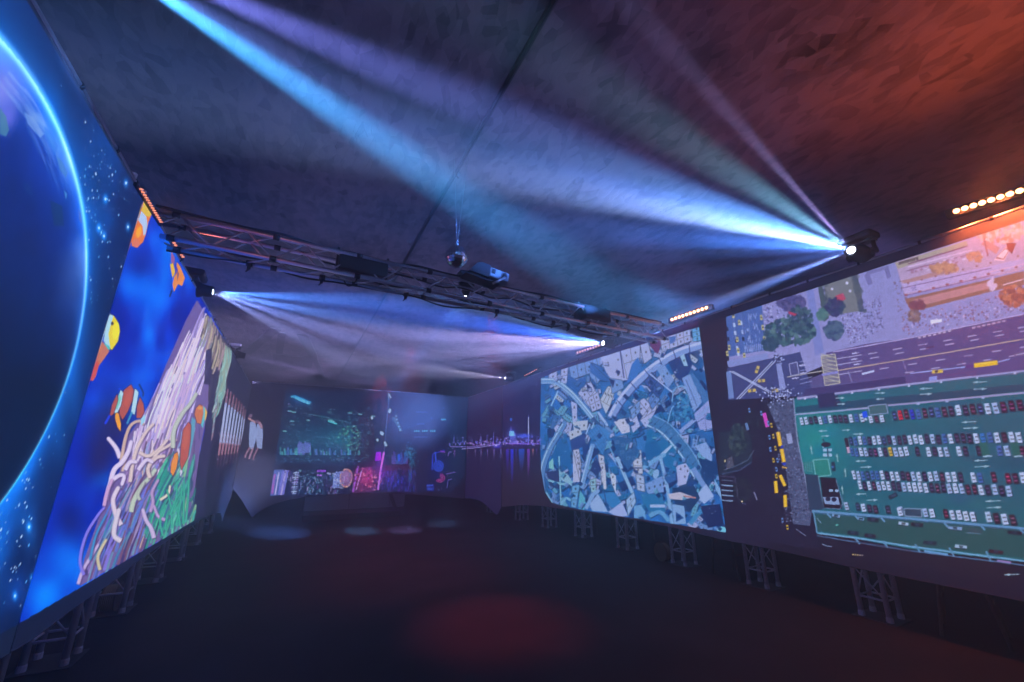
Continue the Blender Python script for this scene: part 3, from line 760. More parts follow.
# second arc to the left
A2 = [(541, 381), (556, 382), (570, 392), (582, 405), (594, 420)]
s.stroke(A2, 5.5, (96, 146, 206)); s.stroke([(x, y - 1.6) for x, y in A2], 1.1, (170, 196, 230)); s.stroke([(x, y + 2) for x, y in A2], .8, (150, 180, 224))
s.stroke([(558, 388), (570, 400), (582, 414), (590, 424)], 1.0, (30, 60, 130))
s.line([(551, 406), (558, 391)], 1.2, (150, 190, 230))
blk([(578, 393), (590, 380), (600, 400), (594, 412), (586, 404)], PL, 2, 2); blk([(600, 400), (608, 386), (616, 388), (610, 406), (606, 414)], CR, 1, 3)
blk([(588, 398), (598, 392), (602, 408), (592, 412)], PL, 2, 2); blk([(610, 378), (622, 380), (624, 388), (612, 394)], PM, 1, 1)
s.poly([(586, 383), (592, 388), (588, 392)], DK); s.poly([(609, 379), (615, 380), (613, 388)], DK)
blk([(571, 401), (577, 404), (577, 420), (573, 424)], PL, 1, 2, seam=False)
blk([(573, 422), (588, 420), (587, 430), (574, 431)], CR, 2, 1, seam=False)
blk([(554, 428), (562, 418), (566, 430), (558, 438)], PL, 1, 1, seam=False)
s.stroke([(598, 412), (607, 425)], 2.4, (150, 176, 228)); s.stroke([(592, 418), (604, 432)], 5, DK, .7)
s.stroke([(590, 424), (586, 434)], 1.5, (140, 170, 224)); s.stroke([(594, 422), (590, 434)], 1.2, (140, 170, 224))
# central paved diamond
s.poly([(587, 433), (597, 424), (611.5, 432), (602.5, 455)], (58, 124, 196))
for k in range(6):
    t = k / 5; s.line([(587 + 10 * t, 433 - 9 * t), (602.5 + 0 * t, 455 - 0 * t) if k == 0 else (587 + 15.5 + 9 * t * .6, 455 - 14 * t)], .5, (30, 84, 156), .8)
    s.line([(588 + 3 * k, 435 + 4 * k), (598 + 2.6 * k, 425 + 4.4 * k)], .5, (30, 84, 156), .8)
# pale house block at the right of the centre
blk([(614, 422), (620, 419), (629, 418), (630, 432), (622, 434)], (176, 184, 220), 1, 1, seam=False)
blk([(629, 420), (636, 414), (640, 426), (633, 433)], PL, 1, 1, seam=False)
blk([(634, 404), (644, 398), (652, 406), (644, 418)], PL, 2, 1); blk([(640, 420), (650, 406), (659, 396), (656, 410), (646, 428)], PL, 1, 3); blk([(630, 410), (640, 400), (640, 412), (632, 420)], PM, 1, 2)
blk([(648, 400), (656, 388), (660, 400), (652, 410)], (84, 124, 196), 1, 2)
blk([(644, 382), (652, 372), (664, 388), (658, 398)], (48, 84, 156), 2, 2, (20, 30, 80)); s.stroke([(650, 374), (672, 392)], 1.4, (150, 170, 222))
blk([(656, 368), (664, 364), (674, 380), (668, 388)], (112, 146, 210), 2, 1, seam=False); s.poly([(668, 362), (690, 352), (692, 366), (684, 382), (676, 378)], (34, 62, 126)); blk([(680, 356), (684, 354), (688, 366), (684, 366)], (140, 180, 220), 1, 1, seam=False)
# trees round a square
for k in range(120):
    t = rnd.uniform(0, 6.283); q = math.sqrt(rnd.random()); s.ell(682 + 10 * q * math.cos(t), 408 + 15 * q * math.sin(t), 1.6, 1.6, rnd.choice([(24, 92, 156), (40, 120, 180), (18, 70, 132), (60, 136, 190)]), .8, n=7)
s.stroke([(672, 402), (674, 390), (682, 386), (688, 392)], 1.2, (110, 160, 215)); s.stroke([(668, 422), (672, 408), (680, 402)], 1.2, (110, 160, 215))
s.poly([(682, 378), (690, 374), (702, 402), (694, 412)], (118, 150, 214)); s.poly([(690, 374), (694, 374), (712, 400), (704, 404)], (60, 110, 176)); s.stroke([(686, 380), (697, 406)], .8, (60, 90, 160))
s.poly([(694, 414), (711, 398), (714, 428), (700, 430)], (138, 152, 218)); s.line([(700, 412), (714, 420)], .8, (90, 110, 180)); s.line([(704, 406), (706, 428)], .7, (90, 110, 180))
s.line([(680, 432), (712, 405)], 4, (124, 150, 214)); s.line([(684, 431), (704, 418)], 1, (50, 80, 150))
# right-hand long building
R4 = [(650, 421), (664, 428), (676, 440), (688, 456), (697, 472)]
s.stroke(R4, 11, (56, 112, 172)); s.stroke([(x - 3.5, y + 4) for x, y in R4], 1.6, (150, 184, 226)); s.stroke([(x + 4, y - 5) for x, y in R4], 1.0, (110, 156, 210))
for k in range(8):
    t = k / 7; x = 655 + 38 * t; y = 424 + 40 * t ** 1.25; s.ell(x, y, .9, .9, DK, n=6); s.line([(x - 5, y + 5), (x + 5, y - 5)], .5, (30, 66, 130), .8)
s.poly([(647, 428), (660, 434), (672, 446), (684, 460), (694, 468), (680, 474), (662, 464), (646, 446)], (22, 104, 166))
s.stroke([(662, 455), (671, 446)], 4, (150, 180, 224), w1=2)
s.stroke([(640, 470), (655, 460), (664, 455)], 4, (100, 156, 212)); s.stroke([(660, 456), (664, 472), (668, 492), (672, 525)], 3.4, (120, 164, 218)); s.stroke([(663, 460), (668, 480)], 1, (50, 90, 160))
blk([(676, 466), (686, 463), (690, 470), (686, 484), (678, 486)], PL, 2, 2, seam=False); s.poly([(664, 478), (676, 472), (676, 480), (668, 484)], (40, 90, 160))
s.poly([(695, 446), (706, 442), (712, 452), (712, 462), (702, 456)], (126, 158, 220)); s.poly([(704, 462), (716, 464), (716, 478), (706, 480), (700, 472)], (22, 58, 116)); s.poly([(698, 458), (716, 462), (719, 474), (706, 478)], (16, 56, 112))
s.stroke([(693, 468), (704, 486), (712, 500)], 5, (104, 140, 206)); s.poly([(696, 496), (706, 484), (714, 496), (704, 504)], (146, 172, 228)); s.poly([(714, 478), (722, 492), (723, 502), (716, 490)], (120, 164, 220))
s.poly([(672, 488), (694, 486), (700, 498), (690, 512), (676, 510)], (24, 56, 104)); s.poly([(668, 494), (680, 492), (694, 497), (682, 500), (670, 499)], (176, 176, 205)); s.line([(684, 496), (696, 498)], 1.6, (170, 120, 130))
s.stroke([(690, 524), (698, 514), (706, 506)], 4.5, (60, 130, 190)); s.poly([(700, 506), (720, 504), (724, 524), (708, 528)], (24, 40, 92)); s.ell(722, 530, 4.5, 3.5, (110, 190, 225)); s.ell(720, 529, 2, 1.8, (30, 60, 110))
s.poly([(672, 504), (684, 506), (686, 524), (674, 524)], (120, 160, 216)); s.poly([(676, 512), (684, 518), (676, 522)], (30, 76, 144))
blk([(632, 452), (641, 450), (643, 474), (634, 473)], (170, 180, 214), 1, 3); s.line([(628, 468), (642, 468)], 1.2, (30, 50, 110)); blk([(636, 474), (644, 476), (645, 492), (637, 490)], (150, 170, 215), 1, 2)
blk([(645, 484), (662, 476), (664, 492), (648, 494)], (108, 146, 212), 3, 1, seam=False); s.poly([(640, 494), (662, 494), (666, 512), (650, 512), (644, 504)], (34, 110, 170)); s.stroke([(650, 506), (664, 506)], 3, (150, 176, 226)); s.stroke([(650, 516), (660, 512), (668, 520)], 4, (90, 150, 206))
s.poly([(645, 444), (656, 440), (662, 452), (646, 462)], (18, 92, 158)); s.ell(656, 474, 3, 5, (126, 166, 220), 1, .3)
# left lens-shaped crescents
A3 = [(543, 490), (542, 472), (548, 452), (557, 436), (564, 424)]
s.stroke(A3, 6, (84, 132, 196)); s.stroke([(x - 1.5, y) for x, y in A3], 1.3, (150, 186, 230)); s.stroke([(x + 3, y + 1) for x, y in A3], .8, (30, 70, 140))
s.poly([(549, 462), (556, 446), (566, 434), (570, 452), (572, 474), (560, 468)], (22, 96, 166)); s.poly([(546, 472), (560, 470), (562, 490), (550, 486)], (34, 52, 108))
s.poly([(549, 462), (553, 458), (554, 470), (549, 468)], (120, 186, 200)); s.poly([(560, 467), (571, 478), (572, 486), (561, 480)], (130, 176, 210)); s.stroke([(559, 456), (560, 480), (561, 504)], 1.5, (120, 176, 214)); s.stroke([(548, 480), (562, 484), (572, 482)], 2.2, (120, 176, 210))
s.stroke([(562, 504), (566, 498), (570, 500)], 2.4, (110, 170, 214)); s.line([(546, 492), (552, 503)], 1.6, (120, 180, 220))
blk([(569, 432), (580, 427), (582, 434), (570, 440)], CR, 2, 1, seam=False); s.poly([(570, 440), (586, 434), (584, 446), (572, 452)], (34, 66, 136))
blk([(573, 450), (579, 449), (581, 462), (580, 482), (573, 482)], (168, 178, 222), 1, 4)
s.stroke([(593, 444), (588, 462), (582, 486)], 4.4, (104, 150, 212)); s.stroke([(591, 446), (581, 484)], 1, (160, 188, 232)); s.poly([(582, 444), (590, 444), (584, 464)], (24, 60, 128))
blk([(572, 486), (580, 484), (576, 508), (571, 507)], (96, 156, 214), 1, 3); s.poly([(580, 490), (586, 500), (584, 510), (578, 508)], (84, 166, 200))
blk([(598, 454), (604, 456), (606, 476), (602, 484)], (170, 180, 218), 1, 3); s.stroke([(604, 470), (605, 488)], 3.0, (176, 184, 216)); blk([(590, 480), (596, 478), (596, 492), (591, 492)], (130, 176, 205), 1, 2)
s.poly([(596, 456), (602, 470), (596, 476), (590, 470)], (26, 54, 116)); blk([(609, 470), (616, 476), (616, 494), (612, 484)], (176, 190, 225), 1, 2, seam=False)
s.stroke([(617, 457), (624, 474), (632, 492)], 3.4, (130, 170, 220)); s.stroke([(606, 440), (612, 452), (616, 462)], 1.2, (90, 150, 210))
s.poly([(612, 436), (630, 438), (640, 452), (628, 470), (618, 456)], (34, 88, 150))
for x, y in [(617, 442), (623, 445), (622, 452), (629, 450), (628, 458), (634, 444), (634, 458)]: s.poly([(x - 2, y - 1.5), (x + 2, y - 2), (x + 2.4, y + 1.6), (x - 1.6, y + 2)], (60, 108, 168)); s.ell(x, y, .7, .7, DK, n=5)
s.stroke([(586, 509), (592, 496), (598, 491)], 3.6, (120, 162, 220)); s.poly([(590, 504), (598, 494), (604, 504), (608, 512), (592, 511)], (140, 172, 226)); s.poly([(598, 494), (614, 492), (624, 506), (612, 508), (606, 502)], (44, 120, 190)); s.poly([(608, 512), (622, 502), (628, 516), (618, 517)], (150, 170, 228))
s.stroke([(604, 492), (607, 506)], 1, (40, 70, 140)); blk([(626, 500), (634, 492), (636, 502), (628, 516)], (140, 174, 224), 1, 2); s.poly([(634, 506), (644, 504), (646, 519), (634, 518)], (100, 156, 214))
for k in range(420):
    x = rnd.uniform(545, 722); y = rnd.uniform(360, 520)
    if x > 545 + 0 and y < 505 + (x - 545) * .15 and y > 372 - (x - 541) * .27:
        s.ell(x, y, rnd.uniform(.4, 1.0), rnd.uniform(.4, 1.0), rnd.choice([(150, 180, 228), (20, 50, 110), (60, 120, 190), (24, 60, 124)]), .6, n=5)
cityblocks(90, 8, 1.2, 3.2, .8)
# clip everything outside the picture outline
def in_poly(s, pts):
    ins = np.zeros(s.U.shape, bool); x, y = s.PX, s.PY
    for i in range(len(pts)):
        x1, y1 = pts[i]; x2, y2 = pts[(i + 1) % len(pts)]
        if y1 == y2: continue
        ins ^= ((y1 > y) != (y2 > y)) & (x < (x2 - x1) * (y - y1) / (y2 - y1) + x1)
    return ins
ins = in_poly(s, City)
s.A = np.where(ins[..., None], s.A, (np.array((36, 22, 40)) + (np.array((30, 24, 76)) - np.array((36, 22, 40))) * np.clip((s.V + .6) / 1.2, 0, 1)[..., None]) / 255)  # purple ambient haze painted into the plain fabric's emission, bluer towards the top
# dark strip of the neighbouring picture right of the blue city
s.A = np.where(((s.PX > 700) & ~ins & (s.V < TOP))[..., None], np.array((30, 28, 52)) / 255 + (.06 * (fbm(s.PX / 3, s.PY / 3, 9) - .5))[..., None], s.A)

def skyline(s):
    rr = random.Random(44)
    def d(x, y, r, c, a=1): s.ell(x, y, r, r, c, a, n=7)
    for k in range(170):
        x = rr.uniform(449, 541); y = rr.gauss(444 - (x - 450) * .03, 1.6)
        d(x, y, rr.uniform(.35, .8), rr.choice([(150, 130, 235), (110, 110, 240), (200, 180, 255), (90, 120, 250), (180, 110, 210)]), .9)
    for k in range(90):
        x = rr.uniform(451, 541); y = rr.uniform(434, 444)
        d(x, y, rr.uniform(.3, .6), rr.choice([(110, 100, 220), (90, 90, 230), (160, 150, 245)]), .8)
    s.line([(450, 446.5), (470, 447), (485, 445)], .8, (140, 120, 220)); s.line([(462, 449), (478, 447.5), (500, 444)], .7, (160, 150, 240)); s.line([(503, 443.5), (541, 444)], .8, (140, 100, 220), .8)
    for x, h_ in [(454, 8), (463, 6), (481, 7), (487, 7), (493.5, 10), (497, 6), (511, 17), (513, 12), (515, 10), (528.5, 28), (537, 7), (540, 5), (472, 4), (505, 6)]:
        s.line([(x, 443), (x, 443 - h_)], .9, (110, 110, 230), .8, w1=.5)
    s.line([(528.5, 434), (528.5, 417)], .8, (190, 200, 255)); s.line([(511, 421), (511, 418)], 1.2, (60, 120, 255))
    s.poly([(509, 436), (509.5, 431), (514, 431), (514.5, 436)], (100, 150, 255)); s.glow(512, 434, 4, 6, (30, 60, 160), .8)
    s.glow(524, 436, 8, 2.4, (40, 80, 200), .9); s.glow(497, 446, 5, 2.5, (50, 50, 180), .9); s.glow(520, 443, 14, 4, (40, 30, 110), .6)
    for x, w_, L, c in [(454.5, 1.6, 12, (120, 60, 150)), (467.5, 1, 9, (120, 90, 120)), (475.5, 1.2, 10, (120, 100, 160)), (481, 1.2, 12, (120, 100, 180)), (487.5, 1.2, 12, (120, 100, 180)), (494, 1.4, 12, (130, 110, 200)), (501, 1.5, 13, (120, 110, 200)),
                        (507.5, 3, 28, (60, 40, 190)), (512, 3.2, 40, (40, 50, 235)), (521.5, 6, 24, (30, 80, 200)), (528.5, 2.6, 34, (120, 60, 190)), (533, 1.4, 10, (180, 110, 120)), (536.5, 1, 9, (90, 60, 150)), (516, 1.4, 14, (60, 60, 180))]:
        y0 = 450 - (x - 450) * .015
        n_ = 8
        for k in range(n_):
            s.poly([(x - w_ / 2 * (1 - k / n_ * .5), y0 + L * k / n_), (x + w_ / 2 * (1 - k / n_ * .5), y0 + L * k / n_), (x + w_ / 2 * (1 - (k + 1) / n_ * .5), y0 + L * (k + 1) / n_), (x - w_ / 2 * (1 - (k + 1) / n_ * .5), y0 + L * (k + 1) / n_)], c, .9 * (1 - k / n_))
skyline(s)
scr_r2 = s
# right far fabric: left half of the skyline
hr3 = hem(0, XR, [(500, 509), (497, 515), (494, 512.5), (489, 508), (483, 502.5), (477, 499.5), (470, 498.5), (464, 498)])
s = Screen(0, XR, 7.06, 8.86, 1.355, curve_fn(hr3), 150, 220)
s.A[:] = np.array((30, 21, 62)) / 255  # plain ground emits the purple of the ambient haze
skyline(s); scr_r3 = s

# ================================================================== BACK: neon city at night
hb = hem(1, YB, [(234, 489), (238, 495), (243, 502), (248, 511), (252, 517.5), (257, 513), (264, 508), (272, 504.5), (285, 500.5), (300, 497.5), (320, 495.5), (345, 494.3), (380, 493.5), (410, 494.3), (440, 496.5), (470, 499)])
s = Screen(1, YB, XL - 0.0, XR, 1.37, curve_fn(hb), 480, 300)
s.A[:] = np.array((20, 15, 38)) / 255
NC = [(285.5, 389), (330, 391), (390, 392), (440, 394), (468, 396), (469, 470), (452, 492), (420, 492), (380, 492), (330, 494), (270, 497)]
ins = in_poly(s, NC)
yy = (s.PY - 390) / 105
base = np.stack([12 + 4 * yy, 26 + 14 * np.sin(np.clip(yy, 0, 1) * 3.1), 62 + 16 * np.sin(np.clip(yy, 0, 1) * 3.1)], -1) / 255
s.A = np.where(ins[..., None], base, s.A)
s.glow(325, 440, 45, 14, (0, 44, 44), .9); s.glow(345, 438, 14, 14, (0, 40, 26), .8); s.glow(300, 402, 14, 6, (0, 30, 50), .6)
s.glow(415, 425, 35, 25, (0, 20, 50), .6)
rr = random.Random(3)
# dark tower masses
s.poly([(363, 400), (372, 396), (374, 430), (376, 466), (360, 468), (350, 455), (352, 425)], (14, 20, 50), .8)
s.poly([(398, 432), (440, 418), (450, 425), (450, 492), (400, 492)], (16, 20, 60), .7)
s.poly([(272, 462), (340, 466), (372, 463), (370, 472), (300, 476), (270, 474)], (10, 18, 48), .9)
# tilted glass sign upper left
s.poly([(290, 396), (295, 395), (312, 402), (309, 405)], (40, 130, 190)); s.glow(300, 400, 12, 4, (0, 60, 80), .7, .35)
for k in range(26): s.ell(290 + 20 * rr.random(), 396 + 0, .7, .6, (120, 210, 240), .0)
for k in range(30):
    t = rr.random(); s.ell(290 + 20 * t, 396 + 7.5 * t + rr.uniform(-1, 1), .9, .5, (130, 215, 245), .8, n=6)
for k in range(220):
    x = rr.uniform(282, 372); y = rr.uniform(408, 462); c = rr.choice([(50, 130, 150), (80, 190, 190), (40, 100, 140), (120, 210, 220)])
    s.ell(x, y, rr.uniform(.3, .9), rr.uniform(.3, .6), c, rr.uniform(.3, .9), n=6)
for (x, y) in [(290, 411), (292, 421), (285, 431), (308, 420), (330, 420), (350, 413), (355, 426), (360, 414), (373, 416), (280, 418), (333, 421), (294, 412)]: s.line([(x - 2, y), (x + 2, y + .3)], .9, (120, 200, 215))
for k in range(16): t = k / 16; s.line([(310 + 42 * t, 414 + 9 * t), (312 + 42 * t, 414.6 + 9 * t)], .7, (90, 170, 190), .8)
s.line([(328, 421), (337, 424)], 1.6, (90, 210, 230))
for k in range(150):           # leafy lit tower
    t = rr.uniform(0, 6.283); q = math.sqrt(rr.random()); s.ell(350 + 12 * q * math.cos(t), 438 + 13 * q * math.sin(t), 1.1, .8, rr.choice([(60, 150, 130), (90, 190, 160), (30, 90, 100), (20, 60, 80)]), .8, n=6)
for k in range(60):
    x = rr.uniform(278, 360); s.line([(x, 456 - rr.uniform(2, 9)), (x + .5, 455)], rr.uniform(.7, 1.8), rr.choice([(60, 150, 200), (110, 120, 220), (80, 190, 190), (60, 110, 190)]), .8)
for k in range(12): x = 298 + 1.1 * k; s.line([(x, 442 + rr.uniform(-1, 2)), (x, 453)], .9, (120, 130, 230), .9)
for k in range(50): x = rr.uniform(275, 368); s.ell(x, 460 + rr.uniform(-1.5, 2), .9, .5, (80, 140, 190), .8, n=6)
# lower street: signs (generic neon strokes)
s.poly([(272.5, 470), (284, 469.5), (280, 495), (270, 496)], (70, 100, 190)); s.poly([(282, 471), (289, 470), (284, 495), (278, 495)], (120, 120, 225)); s.line([(275, 474), (272, 494)], 2, (170, 90, 190)); s.line([(279, 472), (275, 495)], 1.2, (210, 200, 250))
s.line([(286, 470), (281, 495)], 1.4, (190, 180, 245))
s.poly([(291, 471), (300, 470), (298, 494), (288, 495)], (34, 40, 96))
for k in range(5):
    y = 473 + 4.7 * k; x = 296 - .5 * k
    s.line([(x - 3, y), (x + 3, y - .3)], .9, (190, 210, 250)); s.line([(x, y - 1.6), (x - .5, y + 2)], .9, (190, 210, 250)); s.line([(x - 2, y + 2), (x + 2.4, y + 1.7)], .8, (160, 180, 240))
for k in range(80):
    x = rr.uniform(299, 325); y = rr.uniform(470, 494); s.ell(x, y, .8, .6, rr.choice([(110, 150, 210), (60, 90, 150), (140, 190, 220), (90, 170, 170)]), .8, n=6)
s.line([(317, 471), (326, 471)], 2.2, (150, 60, 220)); s.line([(317, 475), (322, 475.5)], 1.6, (190, 110, 235)); s.line([(327, 473), (331, 474)], 2, (150, 160, 210))
s.poly([(334, 473), (342, 471), (339, 488), (332, 488)], (120, 140, 220)); 
s.ell(346, 478, 6.5, 9.5, (190, 130, 150), .9, .25); s.ell(346, 478, 5.4, 8.2, (120, 90, 150), .9, .25); s.ell(345, 477, 3.5, 6, (160, 120, 180), .8, .25)
s.poly([(355, 468), (372, 467), (374, 492), (352, 493)], (100, 40, 100), .7); s.glow(366, 478, 12, 10, (130, 20, 50), .8); s.glow(378, 470, 16, 9, (70, 10, 60), .7)
for k in range(60):
    x = rr.uniform(356, 382); y = rr.uniform(468, 490); s.line([(x, y), (x + rr.uniform(-1.5, 1.5), y + rr.uniform(-2, 2))], 1.0, rr.choice([(220, 90, 130), (230, 130, 170), (180, 60, 150), (150, 70, 220)]), .85)
s.line([(358, 466), (353, 492)], 1.8, (170, 90, 220)); s.line([(362, 470), (356, 490)], 1.0, (210, 150, 240))
s.poly([(376, 452), (381, 452), (381, 460), (375, 461)], (140, 40, 220)); s.line([(384, 452), (381, 468), (378, 490)], 1.8, (200, 120, 240)); s.glow(380, 458, 5, 8, (80, 0, 120), .7)
for k in range(90):
    x = rr.uniform(273, 352); y = rr.uniform(470, 493); s.line([(x, y), (x - rr.uniform(-.5, 1), y + rr.uniform(1, 5))], rr.uniform(.5, 1.2), rr.choice([(150, 160, 240), (90, 100, 200), (200, 190, 250), (60, 70, 150), (110, 170, 210), (150, 90, 200)]), .75)
for k in range(60):
    x = rr.uniform(333, 343); y = rr.uniform(472, 488); s.ell(x, y, 1, .7, rr.choice([(190, 200, 250), (120, 150, 230), (80, 90, 160)]), .8, n=6)
for k in range(70):
    x = rr.uniform(354, 376); y = rr.uniform(467, 492); s.ell(x, y, rr.uniform(.5, 1.4), rr.uniform(.5, 1.2), rr.choice([(50, 24, 70), (240, 150, 190), (120, 40, 110), (70, 30, 90)]), .85, n=6)
for k in range(40):
    t = rr.uniform(0, 6.28); s.ell(346 + 5.8 * math.cos(t), 478 + 8.8 * math.sin(t), .8, .8, rr.choice([(240, 190, 180), (150, 110, 190), (220, 150, 120)]), .8, n=6)
for k in range(160):
    x = rr.uniform(286, 372); y = rr.uniform(404, 458); s.line([(x, y), (x + rr.uniform(1, 4), y + rr.uniform(0, 1.2))], .6, rr.choice([(70, 150, 180), (50, 110, 150), (110, 200, 210)]), .6)
# mast in the middle
s.line([(389, 394), (391, 398)], 1.0, (200, 225, 250)); s.line([(388.5, 393), (389, 400)], .6, (160, 200, 240)); s.line([(389, 398), (386, 430), (384, 452)], .7, (90, 130, 210), .8)
for x, y in [(390, 410), (389.5, 411.5), (382, 433), (385, 443), (386, 445), (377.5, 440), (372, 418)]: s.ell(x, y, 1.3, 1.6, (180, 215, 245), .95, n=8)
s.poly([(380, 431), (384, 433), (383, 436), (380, 434)], (170, 205, 245))
for k in range(12): s.line([(392 + k * .7, 418 + k * 1.2), (395 + k * .7, 417 + k * 1.2)], .6, (110, 180, 220), .8)
for k in range(5): s.ell(396 + k, 416 + 3.5 * k, .9, .9, (160, 210, 240), .9, n=6)
# office windows
for y, a0, a1 in ((431, 414, 438), (412, 416, 427), (424, 417, 424), (418, 431, 433), (408, 443, 447), (437, 414, 428)):
    x = a0
    while x < a1:
        if rr.random() < .8: s.line([(x, y), (x + 1.4, y)], 1.5 if y == 431 else .9, (90, 200, 225) if y == 431 else (70, 110, 190))
        x += 2.0
s.line([(441, 419.5), (446, 419.5)], 1.5, (80, 180, 225))
for k in range(60): s.line([(391 + rr.random() * 24, 458 + rr.random() * 4), (391 + rr.random() * 24, 448 + rr.random() * 8)], .5, (50, 70, 180), .15)
for k in range(18): x = 392 + k * .9; s.line([(x, 464), (x, 463 - rr.uniform(3, 12))], .6, rr.choice([(70, 90, 220), (60, 120, 230), (110, 90, 210)]), .9)
s.line([(399, 454), (399.5, 461)], 1.8, (40, 90, 250))
for k in range(70): x = rr.gauss(410, 3.5); y = rr.gauss(455, 6); s.ell(x, y, .6, .8, (50, 150, 200), .8, n=6)
for k in range(20): s.line([(410 - k * .1, 462 + k), (413 - k * .1, 462 + k)], .5, (60, 140, 190), .8)
s.poly([(385, 465), (410, 464), (412, 470), (384, 471)], (90, 30, 80), .5)
for k in range(200):
    x = rr.uniform(380, 416); y = rr.uniform(468, 491); s.line([(x, y), (x, y + rr.uniform(1, 4))], .5, rr.choice([(50, 50, 190), (70, 60, 210), (110, 50, 160), (50, 90, 220), (90, 50, 110)]), .75)
s.glow(398, 484, 16, 8, (10, 10, 70), .7); s.glow(385, 474, 10, 8, (60, 0, 60), .5)
# round neon figures at the right
for rad in (4.6, 3.0, 1.6):
    n_ = 18
    for k in range(n_):
        t0 = 6.283 * k / n_; t1 = 6.283 * (k + .9) / n_
        s.line([(438.5 + rad * math.cos(t0), 466 + rad * 1.1 * math.sin(t0)), (438.5 + rad * math.cos(t1), 466 + rad * 1.1 * math.sin(t1))], .9, (50, 90, 235))
        if k < 12: s.line([(440 + rad * math.cos(t0 - 1.5), 478 + rad * .9 * math.sin(t0 - 1.5)), (440 + rad * math.cos(t1 - 1.5), 478 + rad * .9 * math.sin(t1 - 1.5))], .8, (190, 60, 140))
s.line([(432, 470), (433, 454), (445, 450)], .8, (40, 70, 220)); s.line([(435, 452), (436, 462)], 1.2, (60, 90, 240)); s.line([(440, 451), (445, 452)], 1.4, (130, 60, 190)); s.glow(438, 466, 8, 14, (0, 10, 80), .6)
s.poly([(426, 484), (434, 484), (434, 491), (427, 491)], (30, 40, 150)); s.line([(427, 486), (433, 485)], .7, (70, 120, 240)); s.line([(427, 489), (433, 489)], .7, (70, 120, 240))
s.line([(448, 456), (449, 452), (452, 452)], .8, (120, 100, 200)); s.line([(446, 474), (456, 472)], .8, (110, 90, 190)); s.line([(447, 488), (448, 480), (452, 479)], .7, (100, 90, 190))
s.clip_outside(ins, (20, 14, 38))
skyline(s)
# two pale dancers on the fabric at the left
s.poly([(250, 422), (255, 421), (257, 430), (256, 440), (253, 450), (249, 448), (249, 436)], (150, 170, 225)); s.poly([(257, 424), (262, 424), (263, 434), (262, 449), (257, 448), (256, 436)], (150, 168, 222))
s.ell(250.5, 416, 1.8, 2.2, (120, 90, 120)); s.line([(248, 418), (253, 421), (256, 423)], 1.8, (190, 140, 150)); s.ell(257.5, 421.5, 2.2, 2.0, (110, 80, 110)); s.line([(259, 422), (262, 428)], 2.4, (170, 120, 140))
s.line([(250, 447), (246, 454), (245, 458)], 1.6, (170, 120, 140)); s.line([(253, 448), (250, 456), (249, 459)], 1.6, (180, 130, 150)); s.line([(258, 448), (254, 456), (253, 460)], 1.4, (160, 110, 130))
s.line([(250, 461), (256, 468)], .8, (60, 50, 80))
scr_b = s

# ================================================================== LEFT MIDDLE: clownfish and sea anemone
hl = hem(0, XL, [(0, 659), (31, 640.7), (56, 621.5), (76, 606.5), (104, 588), (121, 575), (138, 561), (169, 539.5), (191.6, 525.2), (206, 517), (214, 513.5)])
zmin = at(224, 519, 0, XL)
hl = [(-1, hl[0][1]), (1.8, hl[0][1])] + hl + [(7.85, -0.80), (8.12, -0.90), (8.2, -0.98), (8.3, -0.9), (8.5, -0.76), (8.86, -0.66)]
zl = curve_fn(hl)
YS = 2.47
s = Screen(0, XL, YS, 8.86, 1.283, zl, 900, 480)
s.A[:] = np.array((22, 22, 48)) / 255
Fish = [(146, 198), (206, 299), (233, 349), (226, 400), (214, 500), (190, 525), (24, 617)]
x, y = s.PX, s.PY
right = in_poly(s, [(140, 190), (233, 340), (228, 362), (222, 400), (212, 420), (206, 520), (190, 525), (20, 625), (20, 300)])
bgn = fbm(s.U * 2.3, s.V * 3.2, 21, 3)
b_ = np.stack([0 * bgn, 14 + 130 * bgn ** 1.7, 122 + 150 * bgn], -1) / 255
s.A = np.where(right[..., None], b_, s.A)
for g in [(130, 285, 16, 14, (0, 60, 60), .8), (165, 300, 14, 10, (0, 40, 50), .8), (148, 335, 6, 12, (0, 60, 60), .7), (160, 360, 14, 10, (0, 30, 40), .7), (155, 242, 8, 14, (0, 50, 60), .7), (170, 330, 8, 16, (0, 20, 40), .7),
          (105, 480, 14, 10, (0, 60, 50), .8), (70, 560, 20, 25, (0, 70, 60), .9), (45, 595, 18, 18, (0, 60, 50), .9), (150, 375, 18, 8, (0, 40, 50), .6), (95, 400, 8, 14, (0, 40, 70), .5)]: s.glow(*g)
s.glow(112, 425, 22, 30, (38, 30, 84), .85, .2, True); s.glow(100, 455, 14, 26, (34, 30, 90), .8, .2, True); s.glow(70, 520, 14, 20, (6, 18, 100), .7, 0, True); s.glow(140, 265, 12, 14, (2, 22, 130), .6, 0, True); s.glow(110, 300, 10, 20, (2, 30, 130), .4, 0, True)
# shadow side right of the anemone
s.poly([(218, 330), (233, 350), (228, 400), (215, 440), (206, 520), (193, 524), (196, 470), (205, 430), (206, 380)], (38, 34, 66), .95)
# anemone mass
s.poly([(197, 300), (206, 315), (214, 335), (212, 380), (206, 420), (200, 450), (196, 480), (192, 512), (189, 524), (80, 586), (84, 560), (98, 520), (110, 490), (120, 470), (122, 445), (150, 405), (166, 365), (186, 320)], (112, 94, 156))
s.poly([(206, 312), (232, 350), (224, 400), (214, 420), (208, 400), (210, 350)], (62, 58, 78))
rr = random.Random(12)
